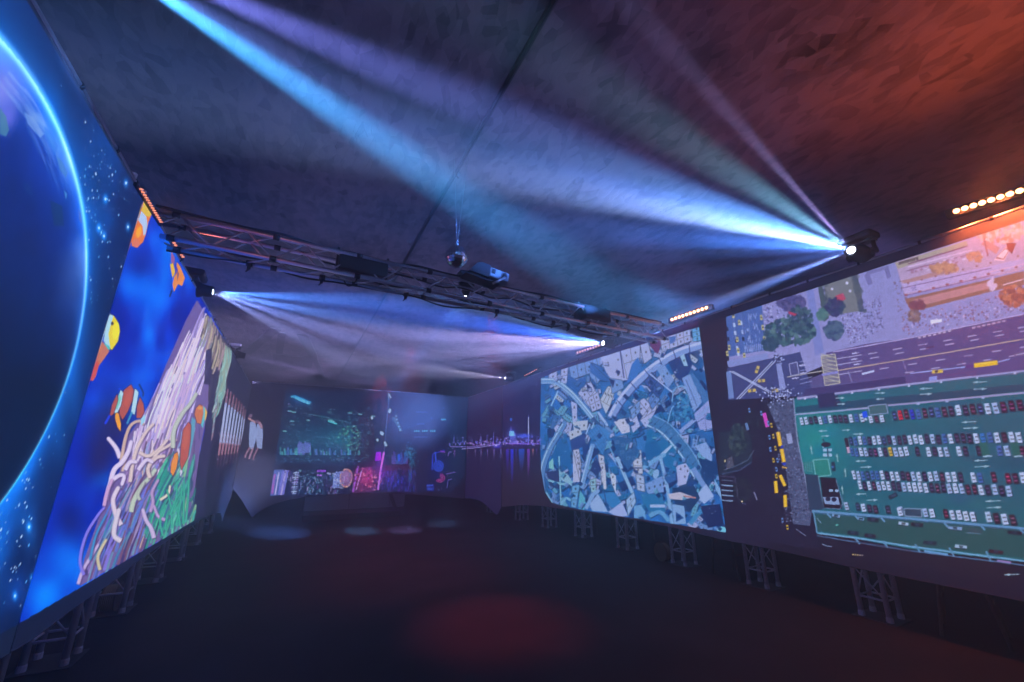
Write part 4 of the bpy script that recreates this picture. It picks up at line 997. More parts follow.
# upper straight arms
for k in range(330):
    t = rr.random(); x1 = 150 + 58 * t + rr.uniform(-6, 6) ; y1 = 402 - 92 * t + rr.uniform(-4, 60)
    if x1 < 197 - (y1 - 300) * .46: x1 = 197 - (y1 - 300) * .46 + rr.uniform(0, 8)
    L = rr.uniform(18, 60); x0_ = x1 - L * .36; y0_ = y1 + L
    c = rr.choice([(196, 182, 238), (220, 206, 238), (170, 154, 222), (188, 160, 212), (214, 194, 204), (130, 112, 176), (204, 208, 224), (100, 84, 140)])
    s.stroke([(x0_, y0_), ((x0_ + x1) / 2 - 1.2, (y0_ + y1) / 2), (x1, y1)], rr.uniform(1.6, 3.0), c, .85, w1=rr.uniform(1.0, 1.8), n=3, hi=tuple(min(255, q + 26) for q in c))
# olive arms at the upper right
for k in range(110):
    y1 = rr.uniform(316, 372); x1 = 205 + (y1 - 312) * .52 + rr.uniform(-3, 5) * .8; x1 = min(x1, 231 - max(0, (y1 - 350) * .1))
    L = rr.uniform(10, 30); c = rr.choice([(150, 132, 120), (176, 160, 140), (110, 96, 100), (170, 140, 150), (196, 184, 150), (70, 60, 80), (52, 46, 72), (140, 150, 150)])
    s.stroke([(x1 - L * .22, y1 + L), (x1 - 1, y1 + L * .4), (x1, y1)], rr.uniform(1.2, 2.2), c, .85, w1=1.1, n=3)
for k in range(60):
    t = rr.random(); y1 = 345 + 50 * t; x1 = 231 - 9 * t + rr.uniform(-6, 1); c = rr.choice([(150, 200, 190), (120, 180, 175), (190, 210, 205), (150, 170, 150), (110, 150, 150)])
    L = rr.uniform(12, 28); s.stroke([(x1 - L * .2, y1 + L), (x1 - .5, y1 + L * .5), (x1, y1)], rr.uniform(1.0, 1.8), c, .85, w1=1.0, n=3)
s.poly([(206, 350), (212, 348), (211, 385), (204, 384)], (40, 36, 66), .85); s.poly([(214, 372), (218, 372), (213, 410), (209, 408)], (34, 34, 60), .8)
for k in range(12):
    y1 = 395 + 4 * k * .9; s.line([(218 - k * .45, y1), (216 - k * .45, y1 + 6)], 1.2, rr.choice([(150, 180, 190), (160, 130, 150), (110, 120, 150)]), .8)
# middle mass of curling arms
for k in range(170):
    x1 = rr.uniform(118, 196); y1 = rr.uniform(425, 520)
    if x1 < 128 - (y1 - 440) * .2 or y1 > 545 - (x1 - 120) * .35: continue
    L = rr.uniform(12, 34); sw = rr.uniform(-5, 5)
    c = rr.choice([(196, 178, 220), (210, 196, 220), (150, 120, 180), (176, 146, 170), (200, 170, 150), (110, 84, 140), (130, 150, 200), (90, 66, 104)])
    if x1 > 165 and y1 > 455: c = rr.choice([(60, 160, 150), (90, 190, 160), (40, 120, 130), (130, 180, 140), (50, 70, 110), (30, 110, 110)])
    s.stroke([(x1 - L * .3 + sw, y1 + L), (x1 - L * .1 - sw * .3, y1 + L * .5), (x1, y1)], rr.uniform(2, 3.6), c, .85, w1=rr.uniform(1.4, 2.6), n=4, hi=tuple(min(255, q + 24) for q in c))
# lower arms: long blue and teal sweeps
for k in range(210):
    t = rr.random(); x1 = 100 + 86 * t + rr.uniform(-5, 5); y1 = 520 - 55 * t + rr.uniform(-20, 30); L = rr.uniform(20, 60)
    if x1 < 112 - (y1 - 500) * .35: continue
    c = rr.choice([(90, 120, 210), (130, 120, 220), (60, 140, 180), (150, 130, 200), (70, 90, 170), (110, 160, 190), (100, 70, 120), (60, 50, 110), (170, 150, 190), (120, 80, 110)])
    if x1 > 160: c = rr.choice([(40, 160, 140), (70, 190, 150), (30, 110, 120), (60, 90, 150), (90, 160, 180), (40, 60, 90)])
    s.stroke([(x1 - L * .42, y1 + L), (x1 - L * .26, y1 + L * .5), (x1, y1)], rr.uniform(1.4, 3.0), c, .8, w1=rr.uniform(.8, 2.0), n=4)
TL = (206, 192, 228); TC = (204, 184, 186); TG = (176, 186, 178)
for pts, wv, c in [([(120, 458), (116, 448), (108.5, 438.5)], 5.0, TL), ([(121, 462), (123, 450), (126, 436), (131, 425), (139, 421), (143, 424)], 3.6, (190, 160, 150)),
                   ([(130, 482), (133, 462), (138, 446), (146, 432), (153, 424)], 3.8, TC), ([(139, 452), (148, 456), (158, 450), (167, 440)], 3.8, TC), ([(152, 462), (158, 452), (168, 446), (176, 440)], 3.4, TC),
                   ([(173, 448), (174, 430), (182, 414), (190, 404), (196, 394)], 4.6, TG), ([(110, 486), (114, 470), (122, 462), (128, 452), (131, 442)], 5.2, TL), ([(106, 500), (110, 484), (118, 476), (124, 476), (122, 484)], 4.6, TL),
                   ([(104, 506), (107, 492), (112, 480)], 3.8, (190, 150, 200)), ([(121, 525), (116, 515), (113, 500), (118, 488)], 5.2, (206, 190, 214)), ([(121, 541), (114, 535), (116, 520), (119, 510)], 5.4, (200, 190, 212)),
                   ([(131, 512), (134, 500), (142, 486), (150, 477), (155, 470)], 5.0, (176, 190, 176)), ([(140, 500), (138, 494), (144, 482)], 3.6, (170, 180, 170)), ([(154, 538), (151, 528), (146, 520), (143, 510)], 4.6, (190, 170, 214)), ([(150, 512), (153, 502), (152, 492), (158, 480)], 3.6, (170, 140, 190)),
                   ([(165, 520), (158, 516), (154, 506)], 3.6, (176, 146, 200)), ([(78, 584), (83, 570), (92, 555), (98, 545)], 3.6, (180, 160, 210)), ([(84, 575), (80, 560), (86, 535), (98, 515), (104, 508)], 3.2, (120, 110, 220)), ([(90, 560), (96, 535), (106, 515)], 2.6, (50, 130, 190)),
                   ([(100, 570), (98, 556), (106, 540)], 3.6, (190, 180, 150)), ([(150, 478), (148, 468), (156, 458), (164, 456)], 4.2, TC), ([(160, 500), (168, 494), (170, 486)], 2.8, (210, 200, 180)), ([(138, 470), (146, 460), (152, 462)], 4.0, TL), ([(125, 470), (130, 462), (136, 462)], 4.4, TL)]:
    s.stroke([(p[0] + .9, p[1] + .9) for p in pts], wv + .6, (80, 56, 110), .6, w1=wv * .8)
    s.stroke(pts, wv, c, 1.0, w1=wv * .75, hi=tuple(min(255, q + 22) for q in c))
for pts in [[(163, 536), (160, 520), (166, 505)], [(172, 528), (171, 508), (167, 490)], [(176, 526), (180, 505), (182, 485)], [(183, 524), (184, 500), (184, 480)], [(170, 515), (176, 498), (177, 482)], [(186, 520), (188, 498), (189, 478), (190, 470)], [(180, 526), (178, 512), (172, 500)], [(165, 530), (167, 515)]]:
    s.stroke(pts, 2.6, (34, 150, 136), 1, w1=1.8, hi=(80, 196, 160))
# ---- fish
def fishp(pts, c, a=1, out=True):
    if out: s.line(pts + [pts[0]], .9, (26, 18, 44), .8)
    s.poly(pts, c, a)
OR = (232, 120, 40); OB = (178, 86, 72); YE = (236, 186, 40); WH = (176, 214, 236)
s.poly([(144, 200), (152, 214), (148.5, 222), (146, 234), (143, 242), (137, 248), (132, 246), (131, 240)], OR); s.poly([(144, 200), (152, 214), (149, 217), (146, 216), (141.5, 211)], (222, 186, 60)); s.poly([(141.5, 211), (146.5, 217), (147.5, 225), (145.5, 234), (143.5, 236), (142.5, 226), (138, 220)], (176, 200, 240)); s.ell(139, 232, 2.6, 6, (250, 170, 20), .9, .25)
s.ell(136, 243, 3.6, 4.6, (214, 120, 110), .7)
s.poly([(171, 250), (175, 258), (174, 266), (171, 262)], (150, 90, 150)); s.poly([(170, 264), (173, 263), (175.5, 272), (172.5, 278)], YE); s.poly([(177, 262), (180, 266), (185, 278), (182, 286), (178, 284), (174, 292), (172.5, 284), (175.5, 272)], (236, 142, 50)); s.poly([(177, 270), (179.5, 274), (177, 282)], (150, 90, 100)); s.line([(172, 290), (169.5, 297)], 1.6, (20, 30, 90)); s.poly([(175, 262), (178, 270), (175, 276)], (50, 60, 190))
fishp([(109.5, 314), (114, 316), (118.5, 323), (120, 331), (118, 341), (112, 350), (108, 348), (104, 340), (106, 326)], (226, 206, 30)); s.ell(116, 331, 3.4, 9, (240, 228, 40), .9, .1)
s.poly([(109.5, 314), (113.5, 316), (111, 324), (108.5, 334), (109.5, 343), (110.5, 348), (106, 346), (103.5, 340), (106, 326)], (170, 214, 236)); s.ell(112.3, 323.5, 1.3, 1.8, (36, 30, 60)); s.poly([(104, 343), (110, 347), (109.5, 350), (105, 347)], (60, 190, 190))
s.poly([(102, 341), (109.5, 351), (104, 359), (98, 367), (94, 366), (98, 352)], (196, 116, 92)); s.poly([(98, 360), (99, 365), (96, 376), (93, 381), (90, 380), (94, 366)], (206, 84, 72)); s.line([(101, 343), (99, 352)], 1.2, (230, 150, 70))
fishp([(131, 384.5), (133.8, 390), (132.5, 400), (128, 411), (122.5, 420), (119.5, 414), (119.5, 402), (124, 390)], OB); s.ell(128, 398, 2.6, 9, (196, 98, 78), .6, .3)
fishp([(120.5, 389.5), (123.3, 393), (121, 405), (116, 416), (114, 411), (118, 401)], WH); s.poly([(119, 393), (121.5, 398), (117, 410), (116, 408)], (120, 200, 190))
fishp([(117, 394), (118, 400), (113.5, 414), (109.5, 417), (112, 405)], OB); s.line([(105, 424), (110, 415)], 2.4, (30, 60, 220)); s.line([(119, 388), (120.5, 390)], 1.6, (40, 80, 230))
fishp([(135, 388.5), (138.6, 392), (136.6, 404), (134.5, 415), (131, 412), (133, 400)], WH); fishp([(140, 397), (143.5, 404), (144.3, 412), (141, 418), (136.5, 418), (137, 406)], OB); s.poly([(145.5, 414), (145, 421), (141, 426), (141, 419)], (150, 210, 240)); s.line([(132, 412), (127, 424)], 2, (60, 140, 190))
fishp([(115.5, 413), (118.5, 413), (121, 424), (120.5, 431.5), (117.5, 427), (115, 418)], (240, 160, 40))
s.stroke([(139, 384), (143, 392), (143, 396)], 1.6, (20, 40, 120))
fishp([(199.5, 404.5), (203, 406), (203.5, 413), (201, 424), (197, 423), (194.5, 414), (196, 408)], (206, 116, 66)); s.poly([(203, 406), (205.5, 408.5), (205, 418), (202.8, 428), (201, 425), (203.5, 413)], (90, 190, 210)); fishp([(205, 407), (207.3, 412), (206, 419), (204.5, 421), (205, 414)], (230, 190, 60), 1, False); s.ell(200, 408, 2.4, 1.6, (232, 160, 60))
s.poly([(192, 417), (195.5, 420), (194, 436), (190, 455), (188, 458), (189, 440)], (90, 160, 190)); fishp([(188.5, 422), (191, 425), (190.5, 440), (188, 457), (181.5, 470), (180, 463), (181, 446), (183, 430)], (186, 88, 70)); s.ell(186, 438, 2.4, 12, (204, 106, 78), .6, .12)
fishp([(177.5, 452), (178.3, 458), (176.5, 468), (173, 476), (170.5, 472), (171.5, 462), (174.5, 454)], (236, 144, 46)); s.line([(170.5, 475), (169, 466), (171, 458)], .8, (30, 90, 180))
s.line([(199, 426), (199.5, 440)], 1.0, (60, 66, 120), .6); s.line([(195, 440), (193, 460)], .8, (60, 70, 110), .7); s.line([(202, 440), (201, 452)], .6, (60, 66, 110), .6)
# clip to outline of that picture, then the plain fabric with a row of dancers
outl = in_poly(s, [(140, 185), (200, 288), (233.5, 349), (230, 366), (224, 402), (216, 432), (207, 470), (204, 530), (189.5, 525.5), (0, 634), (0, 300)])
s.clip_outside(outl | (s.PX < 100), (24, 24, 50))
s.A = np.where((s.V < -0.615 - (s.U - 2.47) * .012)[..., None], np.array((12, 20, 44)) / 255, s.A)
for k in range(8):
    t = k / 7; xt = 228 + 17.5 * (1 - (1 - t) ** 1.25); yt = 388.5 + 21 * t; xb = 217 + 22 * t; yb = 468 - 0 * t - 1.0 * k
    w_ = 2.6 - 1.3 * t; lx = xb - xt
    def pt(q): return (xt + lx * q * (1.0), yt + (yb - yt) * q)
    s.line([pt(0), pt(.12)], w_ * .6, (150, 96, 110), .9); s.line([pt(.1), pt(.2)], w_ * .8, (150, 110, 130), .9)
    s.line([pt(.18), pt(.7)], w_ * .9, (158, 172, 222), .95, w1=w_); s.line([pt(.22), pt(.66)], w_ * .35, (196, 204, 240), .8)
    s.line([pt(.68), pt(.84)], w_ * .9, (176, 120, 140), .9, w1=w_ * .7); s.line([pt(.84), pt(1.0)], w_ * .7, (120, 80, 104), .6, w1=.6)
    s.line([(pt(.62)[0] - w_ * 1.0, pt(.62)[1] - 6), (pt(.62)[0] + w_ * .6, pt(.62)[1] + 5)], .7, (190, 150, 180), .7)
scr_l2 = s

# ================================================================== LEFT NEAR: the limb of a blue planet
s = Screen(0, XL, -0.2, YS - 0.008, 1.283, zl, 760, 520)
limb = [(20, 62), (45, 95), (65, 148), (80, 200), (86, 245), (87, 270), (82, 325), (70, 375), (45, 425), (20, 475), (0, 505)]
Q = np.array([s.uv(*p) for p in limb])
Am = np.c_[2 * Q[:, 0], 2 * Q[:, 1], np.ones(len(Q))]
sol = np.linalg.lstsq(Am, (Q ** 2).sum(1), rcond=None)[0]
cu, cv = sol[0], sol[1]; RR = math.sqrt(sol[2] + cu * cu + cv * cv)
d = np.hypot(s.U - cu, s.V - cv) - RR
PLANET_FIT = (cu, cv, RR, float(np.abs(np.hypot(Q[:, 0] - cu, Q[:, 1] - cv) - RR).max()))
c3 = lambda *c: np.array(c, float) / 255
nb = fbm(s.U * 3 + 5, s.V * 3, 31, 4); nf = fbm(s.U * 9, s.V * 9, 33, 3)
space = c3(0, 30, 84) * (0.7 + .5 * nb[..., None])
milky = np.exp(-((s.U - (2.2 - .10 * (s.V + .6))) / .14) ** 2) * np.clip(nb * 2 - .6, 0, 1.2)
space = space + milky[..., None] * c3(10, 60, 110) * 1.0
halo = np.exp(-np.clip(d, 0, None) / .10)
space = space + halo[..., None] * c3(6, 74, 130) * .9
inner = np.clip(-d, 0, None)
vt = (np.clip((s.V - .25) / .9, 0, 1) * np.clip(1 - inner * .8, .25, 1))[..., None]
ball = c3(0, 22, 52) * (1 - vt ** .8) + c3(8, 52, 180) * vt ** .8
ball = ball * (.85 + .3 * nf[..., None])
cloud = np.clip((fbm(s.U * 2.2 + 3, s.V * 2.6 + 1, 41, 4) - .5) * 5, 0, 1) * np.clip((s.V - .45) * 2.2, 0, 1)
ball = ball * (1 - cloud[..., None] * .6) + c3(120, 150, 235) * cloud[..., None] * .6
rimw = np.exp(-inner / (.02 + .09 * np.clip(s.V - .3, 0, 1)))
ball = ball + rimw[..., None] * c3(50, 120, 170) * (.35 + .5 * vt)
s.A = np.where((d < 0)[..., None], ball, space)
rim = np.exp(-(d / (.008 + .008 * np.clip(s.V, 0, 1))) ** 2)
s.A = s.A + rim[..., None] * c3(84, 100, 104) * (.7 + .4 * np.clip(s.V, 0, 1))[..., None]
# pale cloud fields and a few coasts near the upper limb
s.glow(0, 90, 22, 26, (120, 130, 235), .95, .5, True); s.glow(8, 118, 9, 14, (126, 120, 240), .6, .3, True); s.glow(36, 118, 5, 14, (140, 180, 240), .7, -.7, True); s.glow(52, 140, 4, 16, (130, 190, 240), .6, -.5, True)
def patch(pts, c, a): s.poly(pts, c, a)
rr = random.Random(4)
for k in range(46):
    o_ = rr.uniform(0, 20); t0 = rr.uniform(0, .7); t1 = t0 + rr.uniform(.12, .3); P_ = []
    for t in (t0, (t0 + t1) / 2, t1):
        P_.append((np.interp(t, [0, .3, .6, 1], [6, 34, 56, 74]) - o_ * .8, np.interp(t, [0, .3, .6, 1], [66, 100, 148, 200]) + o_ * .35))
    s.stroke(P_, rr.uniform(1.5, 4.5), rr.choice([(120, 160, 240), (150, 190, 245), (90, 140, 235), (150, 160, 245)]), .16 * (1.3 - t0), w1=1, n=4)
patch([(0, 108), (6, 116), (9, 130), (6, 137), (0, 134)], (70, 130, 160), .8); patch([(56, 156), (62, 160), (68, 172), (66, 178), (60, 170)], (70, 130, 200), .7); patch([(44, 126), (52, 132), (58, 146), (55, 156), (48, 144)], (40, 110, 220), .6)
patch([(24, 112), (34, 118), (44, 134), (40, 138), (28, 124)], (130, 170, 235), .6); patch([(50, 200), (62, 206), (64, 226), (54, 226)], (20, 60, 90), .5); patch([(64, 190), (67, 194), (66, 200)], (90, 160, 210), .7)
patch([(78, 208), (81, 214), (82, 224), (79, 220)], (90, 110, 190), .6); patch([(22, 180), (30, 186), (34, 198), (26, 192)], (16, 60, 130), .6)
s.A = np.clip(s.A, 0, 1)
rr = random.Random(77)
for k in range(520):          # stars, thicker along the milky band
    if rr.random() < .6:
        v = rr.uniform(-.6, 1.25); u = 2.2 - .10 * (v + .6) + rr.gauss(0, .1)
    else: u, v = rr.uniform(.2, 2.46), rr.uniform(-.6, 1.25)
    if math.hypot(u - cu, v - cv) < RR + .02: continue
    r_ = rr.choice([.0035, .0035, .0045, .006, .008]); c = rr.choice([(150, 200, 245), (90, 160, 220), (200, 225, 255)])
    s.wpoly([(u - r_ * .8, v), (u, v - r_), (u + r_ * .8, v), (u, v + r_)], c, .9)
for x_, y_ in [(105.5, 199), (99, 228), (104, 236), (128, 227), (126, 183), (29, 527), (15, 596), (32, 578)]:
    s.glow(x_, y_, 2.4, 4.5, (30, 110, 160), .9); s.ell(x_, y_, .9, 1.4, (190, 225, 255), 1)
for g in [(30, 530, 8, 22, (20, 60, 100), .7), (18, 590, 12, 20, (10, 40, 90), .7), (60, 440, 8, 30, (0, 40, 70), .5), (75, 400, 7, 30, (0, 40, 70), .5), (52, 110, 10, 30, (0, 30, 60), .5), (108, 220, 8, 16, (0, 30, 60), .5)]: s.glow(*g)
s.A = np.where((s.V < -0.615)[..., None], c3(12, 24, 48), s.A)
s.A = np.where((s.V > 1.262)[..., None], c3(8, 20, 44), s.A)
scr_l1 = s

# ------------------------------------------------------------------ build the screens as objects
def screen_thing(scr, name_label, base, rail=True):
    root = empty('projection_screen', base)
    tag(root, name_label, 'projection screen')
    o = scr.mesh('fabric', M['screen'], root, 0.0)
    o.location = -Vector(base)
    ax, val = scr.axis, scr.val
    sgn = -1 if (ax == 0 and val > 0) else 1
    u0, u1 = scr.u0, scr.u1
    def P3(u, z, off=0):
        return Vector((val * S + off * (sgn if ax == 0 else 0), u * S, z * S + S)) if ax == 0 else Vector((u * S, val * S - off, z * S + S))
    zt = scr.ztop
    mb = MB(); mb.tube([P3(u0 + .004, zt + .004, -0.012), P3(u1 - .004, zt + .004, -0.012)], 0.019, 10)
    r = mb.build('top_rail', M['alu'], root); r.location = -Vector(base)
    # black ties that interrupt the rail
    u = u0 + .15; rr = random.Random(int(abs(u0) * 100) + 5)
    while u < u1 - .05:
        mb = MB(); mb.tube([P3(u, zt + .004, -0.012), P3(u + .014, zt + .004, -0.012)], 0.026, 10)
        t = mb.build('rail_tie', M['black'], root); t.location = -Vector(base)
        u += rr.uniform(.24, .42)
    # hem: narrow doubled edge
    pts = []
    n_ = 60
    for k in range(n_ + 1):
        uu = u0 + (u1 - u0) * k / n_; j = min(scr.nu - 1, int(k / n_ * (scr.nu - 1))); pts.append(P3(uu, scr.zb[j] + .002, -0.004))
    mb = MB(); mb.tube(pts, 0.007, 6); h_ = mb.build('hem', M['cloth'], root); h_.location = -Vector(base)
    return root
screen_thing(scr_r1, 'long right-hand screen showing an aerial view of a green parking lot and a road', (XR * S, 1.0 * S, 0.3))
screen_thing(scr_r2, 'right-hand screen with the blue aerial picture of a dense city and plain fabric beyond it', (XR * S, 4.8 * S, 0.3))
screen_thing(scr_r3, 'narrow far right fabric with half of a small night skyline', (XR * S, 8.0 * S, 0.3))
screen_thing(scr_b, 'back screen across the end of the hall showing neon city streets at night', (1.3 * S, YB * S, 0.3))
screen_thing(scr_l2, 'left-hand screen showing orange clownfish and a pale sea anemone on blue water', (XL * S, 5.5 * S, 0.3))
screen_thing(scr_l1, 'near left screen showing the bright curved edge of a blue planet among stars', (XL * S, 1.2 * S, 0.3))
print('PLANET', PLANET_FIT)
# ------------------------------------------------------------------ the building
XR, XL, YB = 3.45, -0.85, 8.9
ZC = 2.3
def H(v): return v * S
def Z(v): return v * S + S

mb = MB(); mb.box(H(-2.8), H(6.1), H(-1.2), H(15.2), -0.12, 0.0); struct('floor', mb, M['carpet'])
mb = MB(); mb.box(H(-2.8), H(6.1), H(-1.2), H(15.2), Z(ZC), Z(ZC) + 0.1); struct('ceiling', mb, M['ceiling'])
mb = MB(); mb.box(H(-2.85), H(-2.8), H(-1.2), H(15.2), -0.12, Z(ZC) + 0.1); struct('wall_left', mb, M['building'])
mb = MB(); mb.box(H(6.1), H(6.15), H(-1.2), H(15.2), -0.12, Z(ZC) + 0.1); struct('wall_right', mb, M['building'])
mb = MB(); mb.box(H(-2.85), H(6.15), H(15.2), H(15.25), -0.12, Z(ZC) + 0.1); struct('wall_back', mb, M['building'])
# seam cover strip along the ceiling and darker beams at the far end
mb = MB()
mb.box(H(0.884), H(0.914), H(-1.2), H(15.2), Z(ZC) - 0.03, Z(ZC) + 0.005)
o = struct('trim_1', mb, M['black'])
def beam(p, q, wdt, n):
    a = atm(*p, 2, ZC - 0.02); b = atm(*q, 2, ZC - 0.02)
    d = (b - a).normalized(); s = Vector((-d.y, d.x, 0)) * wdt / 2
    mb = MB(); mb.poly([a - s, b - s, b + s, a + s], (0, 0, 0.06))
    struct('trim_%d' % n, mb, M['duct'])
M['duct'] = mat('dark_ceiling_joist', (0.045, 0.04, 0.045), 0.8, 0, 0.2, 10)
beam((246, 354), (276, 329), 0.30, 2)
beam((282, 333), (279, 354), 0.22, 3)
beam((302, 335), (314, 358), 0.30, 4)
beam((314, 358), (322, 376), 0.20, 5)
a = atm(273, 355, 2, ZC - 0.04); b = atm(313, 358, 2, ZC - 0.04); c = atm(312, 368, 2, ZC - 0.04); d = atm(274, 364, 2, ZC - 0.04)
mb = MB(); mb.poly([a, b, c, d], (0, 0, 0.08)); struct('trim_6', mb, M['duct'])

# ------------------------------------------------------------------ towers that carry the screens
def chord_lattice(mb, p0, p1, side, seg, r):
    """zig-zag from chord p0->p1 to the parallel chord offset by side"""
    p0, p1, side = Vector(p0), Vector(p1), Vector(side)
    L = (p1 - p0).length; n = max(1, round(L / seg)); d = (p1 - p0) / n
    for i in range(n):
        a = p0 + d * i; b = p0 + d * (i + 0.5) + side; c = p0 + d * (i + 1)
        mb.tube([a, b], r, 6); mb.tube([b, c], r, 6)

tw = 0.24
M['tower'] = mat('dull_aluminium', (0.80, 0.76, 0.84), 0.4, 0.1, 0.1, 40)
def make_tower(side):
    """side +1: the tower body lies toward +x from its front face at x=0"""
    root = empty('truss_tower')
    mb = MB(); mb.box(-0.06, tw + 0.06, -0.07, tw + 0.07, 0.0, 0.012, bev=0.003).build('base_plate', M['steel'], root)
    top = Z(1.34)
    for (x, y) in ((0, 0), (tw, 0), (0, tw), (tw, tw)):
        mb = MB(); mb.tube([(x, y, 0.012), (x, y, top)], 0.025, 10)
        mb.lathe([(0.031, 0.012), (0.031, 0.05), (0.026, 0.06)], Matrix.Translation((x, y, 0)), 10)
        mb.build('leg', M['tower'], root)
    mb = MB()
    for z in (0.20, 1.2, 2.2, 3.2):
        mb.tube([(0, 0, z), (tw, 0, z)], 0.011, 6); mb.tube([(0, tw, z), (tw, tw, z)], 0.011, 6)
        mb.tube([(0, 0, z), (0, tw, z)], 0.011, 6); mb.tube([(tw, 0, z), (tw, tw, z)], 0.011, 6)
    for (p, s) in (((0, 0), (0, tw, 0)), ((tw, tw), (0, -tw, 0)), ((tw, 0), (-tw, 0, 0)), ((0, tw), (tw, 0, 0))):
        chord_lattice(mb, (p[0], p[1], 0.20), (p[0], p[1], top - 0.05), s, 0.62, 0.008)
    mb.build('lacing', M['tower'], root)
    return root

NAMES_R = ['aluminium truss tower at the right frame edge, under the parking lot picture',
           'aluminium truss tower under the parking lot picture, second from the right edge',
           'aluminium truss tower under the dark street left of the parking lot picture',
           'aluminium truss tower under the right corner of the blue city picture',
           'aluminium truss tower under the middle of the blue city picture, beside folding table legs',
           'aluminium truss tower under the left part of the blue city picture',
           'aluminium truss tower under the left corner of the blue city picture',
           'small far truss tower just right of the hanging cloth tip under the skyline picture',
           'farthest truss tower on the right, showing behind the cloth near the back corner']
NAMES_L = ['aluminium truss tower at the left frame corner, below the planet picture',
           'nearest full truss tower below the left screens, under the blue corner of the coral picture',
           'left truss tower with an ochre cable reel beside its foot',
           'left truss tower under the green anemone arms of the coral picture',
           'left truss tower under the dark right edge of the coral picture',
           'left truss tower under the plain cloth right of the coral picture',
           'farthest truss tower on the left, near the drooping cloth end']
proto = make_tower(1)
ys = [0.74, 1.52, 2.30, 3.09, 3.88, 4.71, 5.55, 6.42, 7.6]
for i, y in enumerate(ys):
    o = proto if i == 0 else copy_tree(proto)
    o.location = (H(XR) + 0.06, H(y), 0)
    tag(o, NAMES_R[i], 'truss tower', 'truss towers under the right screens')
ysl = [2.42, 3.20, 4.00, 4.78, 5.60, 6.46, 7.3]
for i, y in enumerate(ysl):
    o = copy_tree(proto)
    o.location = (H(XL) - 0.04 - tw, H(y) - 0.1, 0)
    tag(o, NAMES_L[i], 'truss tower', 'truss towers under the left screens')

# ------------------------------------------------------------------ things standing behind the screens
def reel(px, py, side, label):
    c = atm(px, py, 2, -1); root = empty('cable_reel', (c.x, c.y, 0.0)); tag(root, label, 'cable reel')
    q = Matrix.Translation((0, 0, 0.14)) @ Matrix.Rotation(math.pi / 2, 4, 'Y')
    for o_ in (-0.06, 0.06):
        mb = MB(); mb.lathe([(0.0, o_ - 0.006), (0.135, o_ - 0.006), (0.14, o_), (0.135, o_ + 0.006), (0.0, o_ + 0.006)], q, 24); mb.build('side_disc', M['reel'], root)
    mb = MB()
    for k in range(7):
        t = -0.048 + 0.016 * k; mb.tube([q @ Vector((0.115 * math.cos(a_ * .2618), 0.115 * math.sin(a_ * .2618), t)) for a_ in range(25)], 0.009, 6, caps=False)
    mb.build('wound_cable', M['reel_cable'], root)
M['reel_cable'] = mat('pale_ochre_cable', (0.42, 0.30, 0.18), 0.6)
reel(664, 561, 1, 'striped cable reel on the floor behind the fourth tower from the right')
reel(108, 612, -1, 'ochre cable reel on the floor beneath the left screens')
def trestle(xa, ya, xb, yb, label, lean=0.10):
    a = atm(xa, ya, 2, -1); b = atm(xb, yb, 2, -1)
    a.x = max(a.x, XR * S + 0.12); b.x = max(b.x, XR * S + 0.12)
    root = empty('folding_table', ((a.x + b.x) / 2, (a.y + b.y) / 2, 0)); tag(root, label, 'table', 'folding tables behind the right screens')
    o = root.location.copy(); d = (b - a); u = d.normalized(); n = Vector((-u.y, u.x, 0)) * -1
    if n.x < 0: n = -n
    mb = MB()
    p = [a - o - u * 0.12 - n * .08, b - o + u * 0.12 - n * .08, b - o + u * 0.12 + n * 0.55, a - o - u * 0.12 + n * 0.55]
    mb.poly([q + Vector((0, 0, 0.70)) for q in p], (0, 0, 0.03)); mb.build('tabletop', M['drape'], root)
    for q, s_ in ((a, 1), (b, -1), (a + n * .45, 1), (b + n * .45, -1)):
        mb = MB(); mb.tube([q - o, q - o + u * s_ * lean + Vector((0, 0, 0.70))], 0.014, 8); mb.build('leg', M['wood'], root)
    mb = MB()
    for q, s_ in ((a, 1), (b, -1)):
        e = q - o + u * s_ * lean * .4 + Vector((0, 0, 0.3)); mb = MB(); mb.tube([e, e + n * .45], 0.008, 6); mb.build('stretcher', M['wood'], root)
trestle(739, 581, 705, 575, 'folding table behind the screen between two truss towers, under the picture seam', 0.08)
trestle(1013, 652, 938, 638, 'folding table behind the screen near the right frame edge', 0.10)
trestle(640, 542, 597, 533, 'dim folding table behind the screen under the blue city picture', 0.08)
